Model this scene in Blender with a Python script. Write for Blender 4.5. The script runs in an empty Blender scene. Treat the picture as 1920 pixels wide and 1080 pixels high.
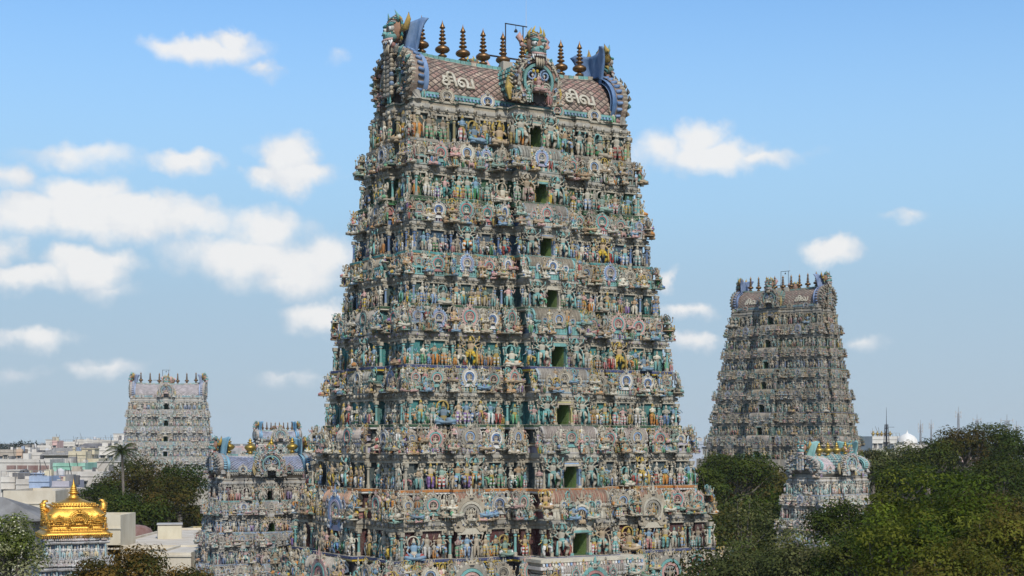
import bpy, math, random
import numpy as np
from mathutils import Vector, Matrix

random.seed(7)
rng = np.random.default_rng(7)
SC = bpy.context.scene
COL = SC.collection
F_PX = 2850.0          # focal length in pixels of the 1920 px wide photograph
HORIZON = 828.0
ZC = 17.5              # the camera stands on a temple roof
R_ = math.radians

# ---------------------------------------------------------------- camera
cam_d = bpy.data.cameras.new("camera")
cam = bpy.data.objects.new("camera", cam_d)
COL.objects.link(cam)
cam.location = (0, 0, ZC)
cam.rotation_euler = (R_(90), 0, 0)
cam_d.sensor_width = 36
cam_d.lens = 36 * F_PX / 1920
cam_d.shift_y = (HORIZON - 540) / 1920
cam_d.clip_start = 0.5
cam_d.clip_end = 20000
SC.camera = cam

# ---------------------------------------------------------------- light and exposure
SUN_EL, SUN_AZ = 43.0, 162.0      # azimuth clockwise from +Y (the view direction)
sd = bpy.data.lights.new("sun", 'SUN')
sd.energy = 3.0
sd.angle = R_(0.8)
sd.color = (1.0, 0.95, 0.87)
sun = bpy.data.objects.new("sun", sd)
COL.objects.link(sun)
sv = Vector((math.sin(R_(SUN_AZ)) * math.cos(R_(SUN_EL)), math.cos(R_(SUN_AZ)) * math.cos(R_(SUN_EL)), math.sin(R_(SUN_EL))))
sun.rotation_euler = sv.to_track_quat('Z', 'Y').to_euler()
SC.view_settings.view_transform = 'Standard'
SC.view_settings.look = 'None'
SC.view_settings.gamma = 1
SC.view_settings.exposure = 0.35
SC.cycles.max_bounces = 5
SC.cycles.diffuse_bounces = 3
SC.cycles.glossy_bounces = 2
SC.cycles.transmission_bounces = 2
SC.cycles.volume_bounces = 0

# ---------------------------------------------------------------- sky with cumulus clouds
W = bpy.data.worlds.new("World")
SC.world = W
W.use_nodes = True
nt = W.node_tree
for n in list(nt.nodes):
    nt.nodes.remove(n)


class N:
    """tiny helper to write node trees"""
    def __init__(s, tree):
        s.t = tree

    def new(s, typ, **kw):
        n = s.t.nodes.new(typ)
        for k, v in kw.items():
            setattr(n, k, v)
        return n

    def sock(s, node_in, v):
        if hasattr(v, 'is_output') or isinstance(v, bpy.types.NodeSocket):
            s.t.links.new(v, node_in)
        elif v is not None:
            node_in.default_value = v

    def math(s, op, a, b=None, c=None, clamp=False):
        n = s.new('ShaderNodeMath', operation=op, use_clamp=clamp)
        s.sock(n.inputs[0], a)
        if b is not None: s.sock(n.inputs[1], b)
        if c is not None: s.sock(n.inputs[2], c)
        return n.outputs[0]

    def vmath(s, op, a, b=None):
        n = s.new('ShaderNodeVectorMath', operation=op)
        s.sock(n.inputs[0], a)
        if b is not None: s.sock(n.inputs[1], b)
        return n.outputs['Value'] if op in ('LENGTH', 'DOT_PRODUCT', 'DISTANCE') else n.outputs[0]

    def noise(s, vec, scale, detail=4, rough=.55, dist=0.0):
        n = s.new('ShaderNodeTexNoise')
        s.sock(n.inputs['Vector'], vec)
        n.inputs['Scale'].default_value = scale
        n.inputs['Detail'].default_value = detail
        n.inputs['Roughness'].default_value = rough
        n.inputs['Distortion'].default_value = dist
        return n.outputs['Fac']

    def maprange(s, v, a, b, c=0.0, d=1.0, smooth=False):
        n = s.new('ShaderNodeMapRange')
        if smooth: n.interpolation_type = 'SMOOTHSTEP'
        s.sock(n.inputs[0], v)
        for i, x in enumerate((a, b, c, d)): s.sock(n.inputs[1 + i], x)
        return n.outputs[0]

    def mix(s, f, a, b, mode='MIX'):
        n = s.new('ShaderNodeMix', data_type='RGBA', blend_type=mode)
        s.sock(n.inputs[0], f)
        s.sock(n.inputs[6], a if not isinstance(a, tuple) else (*a[:3], 1))
        s.sock(n.inputs[7], b if not isinstance(b, tuple) else (*b[:3], 1))
        return n.outputs[2]


q = N(nt)
sky = q.new('ShaderNodeTexSky', sky_type='NISHITA')
sky.sun_disc = False
sky.sun_elevation = R_(SUN_EL)
sky.sun_rotation = R_(SUN_AZ)
sky.altitude = 100
sky.air_density = 1.0
sky.dust_density = 0.4
sky.ozone_density = 3.0
tc = q.new('ShaderNodeTexCoord')
dirv = tc.outputs['Generated']
sep = q.new('ShaderNodeSeparateXYZ')
nt.links.new(dirv, sep.inputs[0])
az = q.math('ARCTAN2', sep.outputs[0], sep.outputs[1])
el = q.math('ARCSINE', sep.outputs[2])
cmb = q.new('ShaderNodeCombineXYZ')
nt.links.new(az, cmb.inputs[0])
nt.links.new(el, cmb.inputs[1])
ae = cmb.outputs[0]
# lumpy displacement of the cloud outlines
nz1 = q.new('ShaderNodeTexNoise')
nt.links.new(ae, nz1.inputs['Vector'])
nz1.inputs['Scale'].default_value = 30
nz1.inputs['Detail'].default_value = 5
nz1.inputs['Roughness'].default_value = 0.55
off = q.vmath('MULTIPLY', q.vmath('SUBTRACT', nz1.outputs['Color'], (.5, .5, .5)), (.045, .028, 0))
aw = q.vmath('ADD', ae, off)


def ang(px, py):
    x, y = (px - 960) / F_PX, (HORIZON - py) / F_PX
    return math.atan2(x, 1), math.asin(y / math.sqrt(1 + x * x + y * y))


# (centre x, centre y, half width, half height, density)
CLOUDS = [
    (395, 88, 105, 30, .95), (330, 84, 60, 18, .7), (430, 72, 50, 24, .9), (490, 126, 36, 18, .6),
    (532, 290, 56, 58, 1.1), (560, 325, 85, 34, 1.1), (505, 322, 60, 28, .9), (340, 302, 76, 24, .9), (140, 285, 120, 24, .6), (20, 325, 50, 34, .7),
    (150, 358, 90, 48, 1.1), (230, 392, 200, 46, 1.3), (60, 395, 110, 40, 1.1), (340, 405, 110, 34, 1.0),
    (500, 420, 80, 46, .9), (480, 470, 190, 48, 1.0), (580, 480, 110, 60, 1.0), (560, 520, 110, 26, .8), (165, 488, 96, 42, 1.15), (50, 512, 96, 28, .95), (10, 460, 40, 34, .6),
    (600, 588, 76, 32, .95), (60, 632, 90, 22, .8), (210, 692, 90, 20, .55), (540, 705, 80, 14, .35), (200, 540, 60, 20, .4), (1150, 290, 80, 30, .5),
    (1310, 262, 60, 42, .95), (1330, 288, 140, 32, 1.05), (1430, 292, 90, 20, .75), (1230, 270, 60, 42, .7),
    (1552, 468, 66, 25, .95), (1300, 638, 60, 20, .8), (1285, 584, 52, 18, .75), (1246, 516, 26, 24, .8),
    (1700, 396, 40, 12, .35), (1612, 640, 52, 16, .4), (30, 700, 60, 16, .3), (640, 110, 30, 14, .25),
    (-300, 300, 200, 60, 1.2), (-500, 520, 260, 60, 1.2), (2200, 330, 200, 50, 1.0), (2500, 520, 180, 40, 1.0),
]
acc = None
for (cx, cy, rx, ry, dn) in CLOUDS:
    a0, e0 = ang(cx, cy)
    d = q.vmath('MULTIPLY', q.vmath('SUBTRACT', aw, (a0, e0, 0)), (F_PX / (rx * 1.12), F_PX / (ry * 1.15), 0))
    d = q.vmath('ADD', q.vmath('MULTIPLY', d, (1, 1.05, 0)), q.vmath('MULTIPLY', q.vmath('ABSOLUTE', d), (0, .28, 0)))
    L = q.vmath('LENGTH', d)
    m = q.math('MULTIPLY', q.math('SUBTRACT', 1.0, L), dn)
    acc = m if acc is None else q.math('SMOOTH_MAX', acc, m, 0.12)
fine = q.noise(ae, 46, 7, .58)
dens = q.math('ADD', acc, q.math('MULTIPLY', q.math('SUBTRACT', fine, .5), .7))
alpha = q.maprange(dens, -.05, .66, 0, 1, True)
# overhead and behind the camera: scattered cloud as well
bk = q.noise(dirv, 3.2, 7, .6)
back_mask = q.maprange(sep.outputs[1], .75, .45, 0, 1, True)
back = q.math('MULTIPLY', q.maprange(bk, .5, .64, 0, .9, True), back_mask)
alpha = q.math('MAXIMUM', alpha, back, clamp=True)
soft = q.noise(ae, 24, 6, .6)
ccol = q.mix(q.maprange(q.math('ADD', soft, q.math('MULTIPLY', dens, .35)), .42, .72), (4.0, 4.2, 4.5), (5.05, 5.02, 4.98))
# pale veil towards the horizon: thin air haze of a tropical town
veil = q.maprange(sep.outputs[2], .09, .33, 1.0, .06, True)
veilc = q.mix(q.maprange(sep.outputs[2], .02, .15), (2.5, 3.13, 3.65), (2.1, 3.3, 4.45))
hsv = q.new('ShaderNodeHueSaturation')
hsv.inputs['Saturation'].default_value = 1.18
hsv.inputs['Value'].default_value = 1.0
nt.links.new(sky.outputs[0], hsv.inputs['Color'])
skyc = q.mix(veil, hsv.outputs[0], veilc)
full = q.mix(q.math('MULTIPLY', alpha, .93), skyc, ccol)
bg = q.new('ShaderNodeBackground')
nt.links.new(full, bg.inputs[0])
bg.inputs[1].default_value = 0.14
outw = q.new('ShaderNodeOutputWorld')
nt.links.new(bg.outputs[0], outw.inputs[0])


# ---------------------------------------------------------------- mesh builder
def frame_rot(t):
    t = t / (np.linalg.norm(t) + 1e-9)
    u = np.cross(t, (0, 0, 1.0)) if abs(t[2]) < .95 else np.cross(t, (0, 1.0, 0))
    u /= np.linalg.norm(u)
    return u, np.cross(u, t)


class MB:
    """collects faces with one colour (or palette slot) each and links them as ONE mesh"""
    def __init__(s):
        s.v, s.l, s.k, s.c, s.n = [], [], [], [], 0

    def raw(s, V, loops, counts, C):
        V = np.asarray(V, float)
        s.v.append(V)
        s.l.append(np.asarray(loops, np.int64) + s.n)
        s.k.append(np.asarray(counts, np.int64))
        s.c.append(np.asarray(C, float))
        s.n += len(V)

    def faces(s, V, faces, c):
        loops = [i for f in faces for i in f]
        cnt = [len(f) for f in faces]
        if isinstance(c, (int, np.integer)):
            C = np.tile((float(c), 0, 0), (len(faces), 1))
        else:
            C = np.asarray(c, float)
            if C.ndim == 1: C = np.tile(C, (len(faces), 1))
        s.raw(V, loops, cnt, C)

    def get(s):
        if not s.v: return np.zeros((0, 3)), np.zeros(0, int), np.zeros(0, int), np.zeros((0, 3))
        return np.concatenate(s.v), np.concatenate(s.l), np.concatenate(s.k), np.concatenate(s.c)

    def freeze(s):
        V, L, K, C = s.get()
        s.v, s.l, s.k, s.c = [V], [L], [K], [C]
        return s

    def add(s, T, loc=(0, 0, 0), rz=0.0, sc=(1, 1, 1), pal=None, jit=0.0):
        V, L, K, C = T.get()
        if isinstance(sc, (int, float)): sc = (sc, sc, sc)
        V = V * np.array(sc)
        if rz:
            c_, s_ = math.cos(rz), math.sin(rz)
            V = np.stack((V[:, 0] * c_ - V[:, 1] * s_, V[:, 0] * s_ + V[:, 1] * c_, V[:, 2]), 1)
        V = V + np.array(loc)
        if pal is not None: C = pal[C[:, 0].astype(int)]
        if jit: C = C * rng.uniform(1 - jit, 1 + jit)
        s.raw(V, L, K, C)

    def box(s, c, d, col, rz=0.0, taper=1.0):
        x, y, z = d[0] / 2, d[1] / 2, d[2] / 2
        V = np.array([(-x, -y, -z), (x, -y, -z), (x, y, -z), (-x, y, -z), (-x * taper, -y * taper, z), (x * taper, -y * taper, z), (x * taper, y * taper, z), (-x * taper, y * taper, z)])
        if rz:
            c_, s_ = math.cos(rz), math.sin(rz)
            V = np.stack((V[:, 0] * c_ - V[:, 1] * s_, V[:, 0] * s_ + V[:, 1] * c_, V[:, 2]), 1)
        s.faces(V + np.array(c), [(3, 2, 1, 0), (4, 5, 6, 7), (0, 1, 5, 4), (1, 2, 6, 5), (2, 3, 7, 6), (3, 0, 4, 7)], col)

    def tube(s, pts, rad, n, col, flat=(1, 1), caps=True):
        """col: one colour/slot or one per ring gap"""
        P = np.asarray(pts, float)
        m = len(P)
        rad = np.broadcast_to(np.asarray(rad, float), (m,))
        a = np.arange(n) * 2 * math.pi / n
        V = np.zeros((m, n, 3))
        for i in range(m):
            t = P[min(i + 1, m - 1)] - P[max(i - 1, 0)]
            u, w = frame_rot(t)
            V[i] = P[i] + rad[i] * (np.cos(a)[:, None] * u * flat[0] + np.sin(a)[:, None] * w * flat[1])
        F, C = [], []
        per = isinstance(col, list)
        for i in range(m - 1):
            ci = col[i % len(col)] if per else col
            for j in range(n):
                k = (j + 1) % n
                F.append((i * n + j, i * n + k, (i + 1) * n + k, (i + 1) * n + j)); C.append(ci)
        if caps:
            F.append(tuple(range(n - 1, -1, -1))); C.append(C[0])
            F.append(tuple((m - 1) * n + j for j in range(n))); C.append(C[len(C) - 2])
        C = np.array([(c, 0, 0) if isinstance(c, (int, np.integer)) else c for c in C], float)
        s.faces(V.reshape(-1, 3), F, C)

    def lathe(s, prof, n, col, c=(0, 0, 0), sx=1, sy=1, sq=0.0, rot=0.0):
        """prof [(r,z)..]; sq pushes the ring towards a square plan"""
        a = np.arange(n) * 2 * math.pi / n + rot
        k = 1.0
        if sq:
            k = 1 + sq * (1 / np.maximum(np.abs(np.cos(a)), np.abs(np.sin(a))) - 1)
        V = [np.stack((r * k * np.cos(a) * sx + c[0], r * k * np.sin(a) * sy + c[1], np.full(n, z + c[2])), 1) for r, z in prof]
        F, C = [], []
        m = len(prof)
        per = isinstance(col, list)
        for i in range(m - 1):
            ci = col[i % len(col)] if per else col
            for j in range(n):
                q_ = (j + 1) % n
                F.append((i * n + j, i * n + q_, (i + 1) * n + q_, (i + 1) * n + j)); C.append(ci)
        if prof[-1][0] > .001: F.append(tuple((m - 1) * n + j for j in range(n))); C.append(C[-1])
        C = np.array([(x, 0, 0) if isinstance(x, (int, np.integer)) else x for x in C], float)
        s.faces(np.concatenate(V), F, C)

    def ell(s, c, r, col, nu=6, nv=4):
        if isinstance(r, (int, float)): r = (r, r, r)
        prof = [(max(math.sin(math.pi * i / nv), .02), -math.cos(math.pi * i / nv)) for i in range(nv + 1)]
        t = MB()
        t.lathe(prof, nu, col)
        V, L, K, C = t.get()
        s.raw(V * np.array(r) + np.array(c), L, K, C)

    def band(s, path, w, y0, y1, col):
        """ribbon of width w along a path in the XZ plane, standing from y0 (back) to y1 (front, smaller y)"""
        P = np.asarray(path, float)
        m = len(P)
        T = np.gradient(P, axis=0)
        T /= np.linalg.norm(T, axis=1)[:, None] + 1e-9
        Nn = np.stack((T[:, 1], -T[:, 0]), 1)
        o, i_ = P + Nn * w / 2, P - Nn * w / 2
        V = np.concatenate([np.stack((o[:, 0], np.full(m, y0), o[:, 1]), 1), np.stack((o[:, 0], np.full(m, y1), o[:, 1]), 1),
                            np.stack((i_[:, 0], np.full(m, y1), i_[:, 1]), 1), np.stack((i_[:, 0], np.full(m, y0), i_[:, 1]), 1)])
        F = []
        for k in range(3):
            for j in range(m - 1):
                F.append((k * m + j, k * m + j + 1, (k + 1) * m + j + 1, (k + 1) * m + j))
        F.append((0, m, 2 * m, 3 * m)); F.append((m - 1, 4 * m - 1, 3 * m - 1, 2 * m - 1))
        s.faces(V, F, col)

    def mesh(s, name, mat, smooth=False, pal=None):
        V, L, K, C = s.get()
        if pal is not None: C = pal[C[:, 0].astype(int)]
        me = bpy.data.meshes.new(name)
        me.vertices.add(len(V)); me.vertices.foreach_set('co', V.astype(np.float32).ravel())
        me.loops.add(len(L)); me.loops.foreach_set('vertex_index', L.astype(np.int32))
        me.polygons.add(len(K))
        me.polygons.foreach_set('loop_start', np.concatenate(([0], np.cumsum(K)[:-1])).astype(np.int32))
        if not smooth: me.polygons.foreach_set('use_smooth', np.zeros(len(K), bool))
        else: me.polygons.foreach_set('use_smooth', np.ones(len(K), bool))
        at = me.attributes.new('Col', 'FLOAT_COLOR', 'FACE')
        at.data.foreach_set('color', np.concatenate((C, np.ones((len(C), 1))), 1).astype(np.float32).ravel())
        me.update(calc_edges=True)
        if mat: me.materials.append(mat)
        return me


def tag(o, label=None, cat=None, group=None, kind=None):
    if label: o['label'] = label
    if cat: o['category'] = cat
    if group: o['group'] = group
    if kind: o['kind'] = kind
    return o


def link(name, data, parent=None, loc=(0, 0, 0), rz=0.0, sc=(1, 1, 1)):
    o = bpy.data.objects.new(name, data)
    COL.objects.link(o)
    o.parent = parent
    o.location = loc
    o.rotation_euler = (0, 0, rz)
    o.scale = sc if not isinstance(sc, (int, float)) else (sc, sc, sc)
    return o


def empty(name, loc, rz=0.0):
    o = link(name, None, None, loc, rz)
    o.empty_display_size = 1
    return o


def at(px, Y, py=None):
    """world x (and z) of the point seen at that column (and row) of the photograph at depth Y"""
    x = (px - 960) * Y / F_PX
    return x if py is None else (x, ZC + (HORIZON - py) * Y / F_PX)


# ---------------------------------------------------------------- materials
def mat_new(name):
    m = bpy.data.materials.new(name)
    m.use_nodes = True
    t = m.node_tree
    b = t.nodes['Principled BSDF']
    return m, N(t), b


def stucco_mat(name, grime=.50, gcol=(.095, .088, .072), light=(.47, .42, .33), scale=1.0, sat=1.06, val=.82):
    m, k, b = mat_new(name)
    t = m.node_tree
    a = k.new('ShaderNodeAttribute', attribute_name='Col')
    g = k.new('ShaderNodeNewGeometry')
    pos = g.outputs['Position']
    n1 = k.noise(k.vmath('MULTIPLY', pos, (1.0, 1.0, .35)), .9 * scale, 6, .65)
    n2 = k.noise(pos, 7 * scale, 4, .6)
    n3 = k.noise(k.vmath('MULTIPLY', pos, (3, 3, .5)), 2.2 * scale, 4, .6)
    hs = k.new('ShaderNodeHueSaturation')
    hs.inputs['Saturation'].default_value = sat
    hs.inputs['Value'].default_value = val
    t.links.new(a.outputs['Color'], hs.inputs['Color'])
    c = k.mix(k.maprange(n2, .45, .75, 0, .24), hs.outputs[0], light)
    c = k.mix(k.maprange(n1, .42, .66, 0, grime, True), c, gcol)
    c = k.mix(k.maprange(n3, .55, .72, 0, grime * .8, True), c, gcol)
    t.links.new(c, b.inputs['Base Color'])
    b.inputs['Roughness'].default_value = .82
    b.inputs['Specular IOR Level'].default_value = .25
    bp = k.new('ShaderNodeBump')
    bp.inputs['Strength'].default_value = .6
    bp.inputs['Distance'].default_value = .06
    t.links.new(k.noise(pos, 12 * scale, 5, .65), bp.inputs['Height'])
    t.links.new(bp.outputs[0], b.inputs['Normal'])
    return m


def plain_mat(name, col=None, rough=.8, metal=0.0, var=.25, nscale=1.5, bump=.2, spec=.3, streak=True):
    """colour from the Col attribute (or col) with blotches of wear"""
    m, k, b = mat_new(name)
    t = m.node_tree
    g = k.new('ShaderNodeNewGeometry')
    pos = g.outputs['Position']
    if col is None:
        a = k.new('ShaderNodeAttribute', attribute_name='Col')
        base = a.outputs['Color']
    else:
        base = col
    n1 = k.noise(k.vmath('MULTIPLY', pos, (1, 1, .4 if streak else 1)), nscale, 6, .65)
    dark = k.mix(1.0, base, (.55, .5, .45), 'MULTIPLY')
    lite = k.mix(.35, base, (.6, .58, .54)) if not metal else base
    c = k.mix(k.maprange(n1, .35, .7, 0, 1), lite, dark)
    c = k.mix(var, base, c)
    t.links.new(c, b.inputs['Base Color'])
    b.inputs['Roughness'].default_value = rough
    b.inputs['Metallic'].default_value = metal
    b.inputs['Specular IOR Level'].default_value = spec
    if bump:
        bp = k.new('ShaderNodeBump')
        bp.inputs['Strength'].default_value = bump
        bp.inputs['Distance'].default_value = .05
        t.links.new(k.noise(pos, nscale * 8, 4, .6), bp.inputs['Height'])
        t.links.new(bp.outputs[0], b.inputs['Normal'])
    return m


M_STUCCO = stucco_mat('painted_stucco')
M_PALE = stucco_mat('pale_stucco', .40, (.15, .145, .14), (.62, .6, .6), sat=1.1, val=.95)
M_COOL = stucco_mat('cool_stucco', .50, (.09, .09, .10), (.5, .49, .5), sat=1.15, val=.92)
M_COPPER = plain_mat('copper', (.21, .12, .05), .42, .75, .6, 3, .15, .5)
M_BRASS = plain_mat('brass', (.42, .29, .07), .45, .8, .5, 3, .15, .5)
M_GOLD = plain_mat('gold', (.80, .46, .09), .44, .9, .75, 2.2, .5, .5)
M_IRON = plain_mat('dark_iron', (.05, .05, .055), .6, .5, .3, 4, 0)
M_PLASTER = plain_mat('plaster', None, .88, 0, .6, .45, .15)
M_BARK = plain_mat('bark', (.10, .075, .05), .95, 0, .6, 4, .6)
M_BLUE = plain_mat('blue_paint', None, .6, 0, .7, 1.4, .2)


def leaf_mat():
    m, k, b = mat_new('leaf')
    t = m.node_tree
    a = k.new('ShaderNodeAttribute', attribute_name='Col')
    t.links.new(a.outputs['Color'], b.inputs['Base Color'])
    b.inputs['Roughness'].default_value = .6
    b.inputs['Specular IOR Level'].default_value = .03
    tr = k.new('ShaderNodeBsdfTranslucent')
    t.links.new(k.mix(1.0, a.outputs['Color'], (.9, 1.0, .45), 'MULTIPLY'), tr.inputs[0])
    mx = k.new('ShaderNodeMixShader')
    mx.inputs[0].default_value = .35
    t.links.new(b.outputs[0], mx.inputs[1])
    t.links.new(tr.outputs[0], mx.inputs[2])
    t.links.new(mx.outputs[0], t.nodes['Material Output'].inputs[0])
    return m


M_LEAF = leaf_mat()

# ================================================================ colours
def C(*a): return np.array(a, float)
BEIGE = C(.47, .40, .295); GREYB = C(.35, .32, .265); PALE = C(.57, .52, .41); CREAM = C(.70, .65, .52); WHITE = C(.78, .77, .73)
TEAL = C(.07, .28, .27); TEALL = C(.20, .43, .40); GREEN = C(.05, .20, .08); DKGREEN = C(.03, .09, .045); BLUE = C(.14, .25, .48); SKYB = C(.28, .40, .58)
PINK = C(.55, .25, .24); ROSE = C(.60, .38, .34); RED = C(.40, .08, .07); ORANGE = C(.58, .26, .08); YELLOW = C(.66, .47, .07); PURPLE = C(.25, .15, .36); DARK = C(.05, .05, .055)
GOLDP = C(.50, .36, .10); TAN = C(.45, .34, .22); LILAC = C(.45, .42, .52); NAVY = C(.05, .07, .17); MAROON = C(.16, .04, .045)

SKINS = [BEIGE, BEIGE, BEIGE, PALE, PALE, TAN, CREAM, CREAM, C(.26, .38, .31), C(.22, .34, .44), PALE, TAN, ROSE, C(.50, .34, .20)]
CLOTHS = [WHITE, CREAM, ORANGE, PINK, TEALL, GOLDP, YELLOW, TEALL, TEAL, PINK, GREEN, ORANGE, BLUE, PURPLE, BEIGE, PALE, RED, SKYB, C(.16, .40, .22)]


def statue_pal(r):
    sk = SKINS[r.integers(len(SKINS))] * r.uniform(.8, 1.12)
    c1 = CLOTHS[r.integers(len(CLOTHS))]
    c2 = [WHITE * .9, c1 * .6, BEIGE, c1][r.integers(4)]
    orn = [GOLDP, BEIGE, PALE, TEALL, GREYB][r.integers(5)]
    return np.array([sk, c1, c2, orn, DARK])


# ================================================================ sculpture templates (height 1, facing -y)
# slots: 0 skin, 1 cloth, 2 cloth band, 3 ornament, 4 dark
def head(m, x, y, z, r=.052, crown=True):
    m.ell((x, y, z), (r * .85, r * .95, r * 1.1), 0, 8, 6)
    m.ell((x, y - r * .95, z - r * .1), (r * .18, r * .25, r * .3), 0, 4, 3)
    for s_ in (-1, 1):
        m.ell((x + s_ * r * .35, y - r * .82, z + r * .15), (r * .17, r * .12, r * .1), 4, 4, 3)
        m.ell((x + s_ * r * 1.0, y, z - r * .15), (r * .22, r * .3, r * .5), 3, 5, 3)
    m.box((x, y - r * .88, z - r * .5), (r * .5, r * .16, r * .1), 4)
    if crown:
        m.lathe([(r * 1.05, 0), (r * 1.2, r * .3), (r * .9, r * .6), (r * 1.0, r * .9), (r * .62, r * 1.5), (r * .66, r * 1.7), (r * .25, r * 2.4), (.001, r * 2.8)], 7, 3, (x, y, z + r * .45))


def arm(m, sh, el, ha, r=.03):
    m.tube([sh, (np.array(sh) + el) / 2, el, (np.array(el) + ha) / 2, ha], [r * 1.15, r, r * .85, r * .8, r * .6], 6, [0, 3, 0, 0])
    d = np.array(ha) - el
    d = d / (np.linalg.norm(d) + 1e-6)
    m.ell(np.array(ha) + d * r * .7, (r * .8, r * .8, r * .9), 0, 5, 4)


def legs(m, lx, rx, lf, rf, kneeL, kneeR, hip=.5):
    for hx, f, kn in ((lx, lf, kneeL), (rx, rf, kneeR)):
        h = np.array((hx, 0, hip)); k = np.array(kn); f = np.array(f)
        m.tube([h, h * .66 + k * .34, h * .33 + k * .67, k, k * .66 + f * .34, k * .33 + f * .67, f], [.075, .072, .064, .052, .056, .046, .034], 7, [1, 2, 1, 2, 1, 2])
        m.ell(f + np.array((0, -.03, -.012)), (.03, .06, .02), 0, 5, 3)


def torso(m, sway=0.0, z0=.47):
    s = sway
    m.tube([(0, 0, z0), (s * .4, 0, z0 + .06), (s, 0, z0 + .14), (s * .8, 0, z0 + .24), (s * .5, 0, z0 + .31), (s * .3, 0, z0 + .36)], [.095, .1, .075, .1, .09, .035], 8, [1, 3, 0, 0, 0], (1.15, .75))
    m.lathe([(.1, 0), (.125, .015), (.1, .03)], 8, 3, (0, 0, z0 + .02), 1.05, .8)
    m.lathe([(.06, 0), (.078, .02), (.05, .03)], 8, 3, (s * .4, 0, z0 + .29), 1.2, .9)
    m.tube([(0, -.085, z0 + .02), (0, -.1, z0 - .1), (0, -.085, z0 - .25)], [.022, .03, .012], 5, 3)


def sashes(m):
    for s_ in (-1, 1):
        m.tube([(s_ * .1, -.02, .5), (s_ * .17, -.03, .4), (s_ * .16, -.03, .25), (s_ * .2, -.02, .14)], [.02, .02, .016, .02], 4, 2)


def t_stand(sway=.015, hands='down', extra=0):
    m = MB()
    legs(m, -.06, .06, (-.075, -.01, .03), (.085, -.01, .03), (-.07, -.02, .27), (.08, -.025, .27))
    torso(m, sway); sashes(m)
    sl, sr = (-.13, 0, .755), (.135, 0, .755)
    if hands == 'down':
        arm(m, sl, (-.19, .01, .6), (-.17, -.04, .45)); arm(m, sr, (.2, .01, .61), (.12, -.09, .56))
    elif hands == 'up':
        arm(m, sl, (-.2, -.03, .64), (-.14, -.12, .72)); arm(m, sr, (.21, .0, .63), (.24, -.07, .78))
    elif hands == 'front':
        arm(m, sl, (-.18, -.03, .62), (-.03, -.13, .66)); arm(m, sr, (.18, -.03, .62), (.03, -.13, .66))
    elif hands == 'hip':
        arm(m, sl, (-.24, .0, .63), (-.11, -.05, .53)); arm(m, sr, (.2, .0, .6), (.2, -.06, .42))
        m.tube([(.2, -.07, .5), (.2, -.07, .06)], [.02, .03], 6, 3)
    if extra:
        arm(m, (-.12, .03, .76), (-.25, .04, .74), (-.27, .01, .9), .026); arm(m, (.12, .03, .76), (.25, .04, .74), (.27, .01, .9), .026)
        m.ell((-.27, 0, .97), (.045, .02, .05), 3, 7, 4); m.ell((.27, 0, .97), (.04, .02, .05), 3, 6, 4)
    head(m, sway * .4, -.01, .865)
    return m.freeze()


def t_dance():
    m = MB()
    legs(m, -.06, .06, (-.08, -.02, .03), (.2, -.07, .2), (-.14, -.06, .27), (.2, -.09, .42))
    torso(m, -.03); sashes(m)
    arm(m, (-.13, 0, .755), (-.26, .0, .76), (-.22, -.05, .92)); arm(m, (.13, 0, .755), (.22, -.03, .62), (.05, -.12, .58))
    arm(m, (-.12, .03, .76), (-.25, .03, .62), (-.33, 0, .58), .026); arm(m, (.12, .03, .76), (.27, .03, .78), (.34, 0, .66), .026)
    head(m, -.02, -.01, .865)
    return m.freeze()


def t_seated():
    m = MB()
    for s_ in (-1, 1):
        m.tube([(s_ * .07, 0, .12), (s_ * .2, -.1, .14), (s_ * .27, -.16, .1), (s_ * .1, -.24, .07), (-s_ * .06, -.22, .05)], [.1, .09, .07, .06, .04], 7, [0, 1, 0, 0])
    m.box((0, -.02, .02), (.56, .44, .05), 0)
    torso(m, .01, .14)
    arm(m, (-.13, 0, .425), (-.2, -.03, .28), (-.17, -.14, .2)); arm(m, (.13, 0, .425), (.22, -.03, .32), (.2, -.12, .46))
    arm(m, (-.12, .03, .43), (-.26, .03, .42), (-.28, 0, .58), .026); arm(m, (.12, .03, .43), (.26, .03, .42), (.28, 0, .58), .026)
    m.ell((-.28, 0, .65), (.045, .02, .05), 3, 7, 4); m.ell((.28, 0, .65), (.045, .02, .05), 3, 7, 4)
    head(m, 0, -.01, .54, .056)
    m.band([(.17 * math.cos(t), .56 + .2 * math.sin(t)) for t in np.linspace(-.6, math.pi + .6, 11)], .04, .08, .04, 3)
    V, L, K, Cc = m.get()
    m.v, m.l, m.k, m.c = [V * 1.28], [L], [K], [Cc]
    return m


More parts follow.
